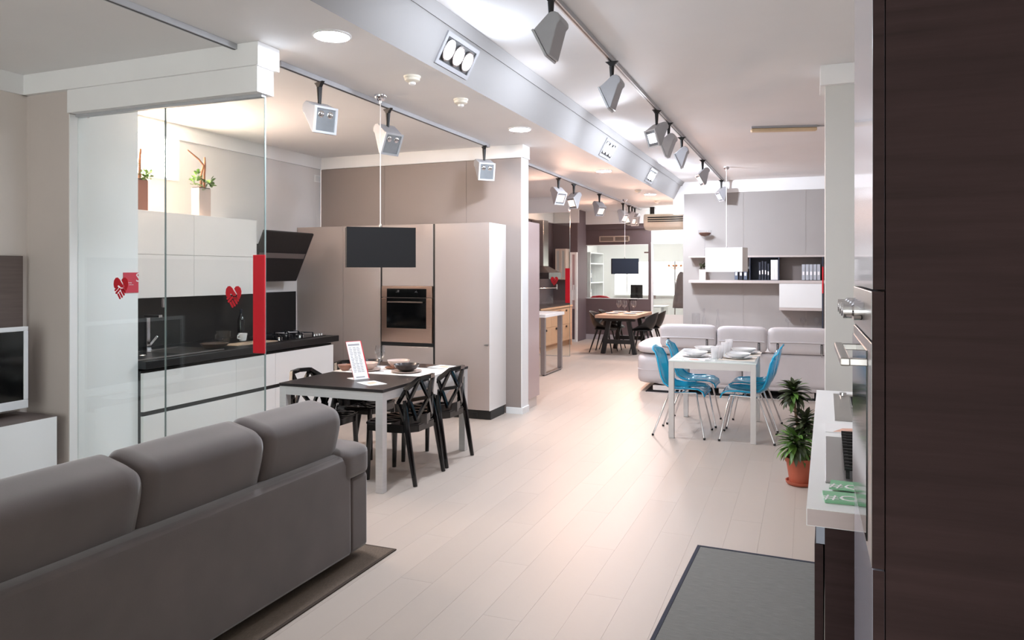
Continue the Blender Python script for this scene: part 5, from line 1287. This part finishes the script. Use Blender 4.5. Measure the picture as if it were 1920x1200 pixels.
obj('printed_text', M().prism([(.16, 1.19), (.2, 1.18), (.23, 1.21), (.2, 1.22)], 'z', .002, .0026), bookblu, t, world=False)
for k, (x_, y_, rz, lb) in enumerate(((.17, .12, 4, 'green leaflet with white lettering nearest the worktop end'), (.19, .235, -3, 'green leaflet with white lettering overlapping the hob edge'))):
    t = thing('green_leaflet', lb, 'leaflet', (CN.x + x_, CN.y + y_, .9005 if k == 0 else .9085), D(rz) - rw, 'green leaflets on the right worktop')
    obj('stack', box(-.12, .2, -.045, .06, 0, .008 if k == 0 else .003), greenpp, t, world=False)
    me = text('#CAMB', .075, paper, 'lettering'); me.transform(Matrix.Translation((-.0, -.02 + .01, .0085 if k == 0 else .0035)))
    o = obj('lettering', me, None, t, world=False)

# ================================================================== TALL OVEN COLUMN (right foreground)
def rt_(u): d = ray(u, 500); return d.x / d.y
r1, r2 = rt_(1636), rt_(1602)
xf = .6 / (1 / r2 - 1 / r1); Yn, Yf_ = xf / r1, xf / r2
t = thing('oven_column', 'dark wood tall oven column in the right foreground', 'cabinet', (xf + .3, (Yn + Yf_) / 2, 0))
obj('side_panel', box(xf + .024, xf + .62, Yn, Yn + .02, 0, 2.45), darkwood, t, bevel=.001)
obj('carcass', box(xf + .024, xf + .62, Yn + .021, Yf_, .1, 2.45), darkwood, t)
lil = mat('lilac_white_gloss_front', (172, 172, 186), .18, spec=.6, var=(1.5, .02), coat=.3)
zo0, zo1 = 1.0, 1.56
def edge(z0, z1): return M().box(xf + .0005, xf + .0215, Yn - .001, Yn + .0005, z0, z1)
for z0, z1 in ((.1, zo0 - .004), (zo1 + .004, 2.45)):
    d_ = obj('door', box(xf, xf + .022, Yn + .0006, Yf_ - .001, z0, z1), lil, t, bevel=.001)
    obj('wood_edge', edge(z0, z1), darkwood, d_)
obj('plinth', box(xf + .06, xf + .6, Yn + .02, Yf_, 0, .1), blackm, t)
tt = thing('built_in_oven', 'steel built-in oven seen edge on in the dark wood column', 'oven', (xf, (Yn + Yf_) / 2, zo0))
obj('front', box(xf - .002, xf + .022, Yn + .002, Yf_ - .002, zo0, zo1 - .105), steelv, tt, bevel=.002)
obj('control_panel', box(xf - .002, xf + .022, Yn + .002, Yf_ - .002, zo1 - .1, zo1), steelv, tt, bevel=.002)
obj('side_edge', M().box(xf - .001, xf + .0215, Yn - .001, Yn + .0018, zo0, zo1), darkwood, tt)
obj('door_glass', box(xf - .005, xf - .002, Yn + .1, Yf_ - .004, zo0 + .02, zo1 - .13), tvblack, tt)
for k in range(4):
    yy = Yn + .2 + k * .1
    obj('knob', M().lathe([(.021, 0), (.021, .022), (.017, .026), (.017, .044), (0, .045)], 18).xf(Matrix.Translation((xf - .002, yy, zo1 - .05)) @ Matrix.Rotation(-pi / 2, 4, 'Y')), chrome, tt, smooth=40)
zh = 1.405
h_ = obj('handle', M().box(xf - .056, xf - .036, Yn + .09, Yf_ - .13, zh - .009, zh + .009), steel, tt, bevel=.003)
for yy in (Yn + .1, Yf_ - .15): obj('handle_stem', box(xf - .037, xf - .002, yy - .008, yy + .008, zh - .008, zh + .008), steel, h_, bevel=.002)

# ================================================================== DRACAENA
pc = gz(1500, 908)
t = thing('potted_dracaena', 'bushy dracaena in a terracotta pot beside the right worktop', 'plant', (pc.x, pc.y, 0))
obj('saucer', M().lathe([(.085, 0), (.1, .012), (.105, .03), (.098, .03), (.09, .014), (0, .012)], 28, cap0=True), terra, t, world=False, smooth=50)
obj('pot', M().lathe([(0, .013), (.075, .013), (.098, .17), (.107, .172), (.109, .205), (.101, .205), (.095, .175), (0, .172)], 32), terra, t, world=False, smooth=40)
obj('soil', M().lathe([(.096, .185), (0, .19)], 24), soil, t, world=False, smooth=60)
stems = [([(-.01, .02, .18), (-.012, .02, .4), (-.035, .03, .56), (-.045, .03, .66)], .011, (-.045, .03, .665), 80, .135, leafd, .5),
         ([(.035, 0, .18), (.02, .0, .32), (.03, .01, .43)], .012, (.035, .01, .44), 70, .15, leafd, .75),
         ([(-.03, -.03, .18), (-.03, -.03, .25), (-.02, -.04, .3)], .012, (-.025, -.04, .3), 96, .165, leafg, 1.0)]
rr = random.Random(21)
for pts, r_, cc, nl, ln, lm, gmix in stems:
    obj('stem', M().tube(pts, r_, 8), bark, t, world=False, smooth=60)
    lms = [leaf_mesh('leaf', ln * s, .036, b_, .2, mm, 6) for s, b_, mm in ((1, .7, lm), (.85, .4, lm), (1.1, 1.1, lm), (.95, .9, leafd if lm is leafg else leafg))]
    for k in range(nl):
        o = obj('leaf', rr.choice(lms if rr.random() < .6 else lms[:2]), None, t, world=False)
        f = k / nl; az = k * 2.4 + rr.uniform(-.3, .3); el = -1.75 * (f ** .8) + .6 + rr.uniform(-.2, .2)
        o.location = (cc[0], cc[1], cc[2] + f * .06 - .02); o.rotation_euler = (rr.uniform(-.3, .3), el, az)
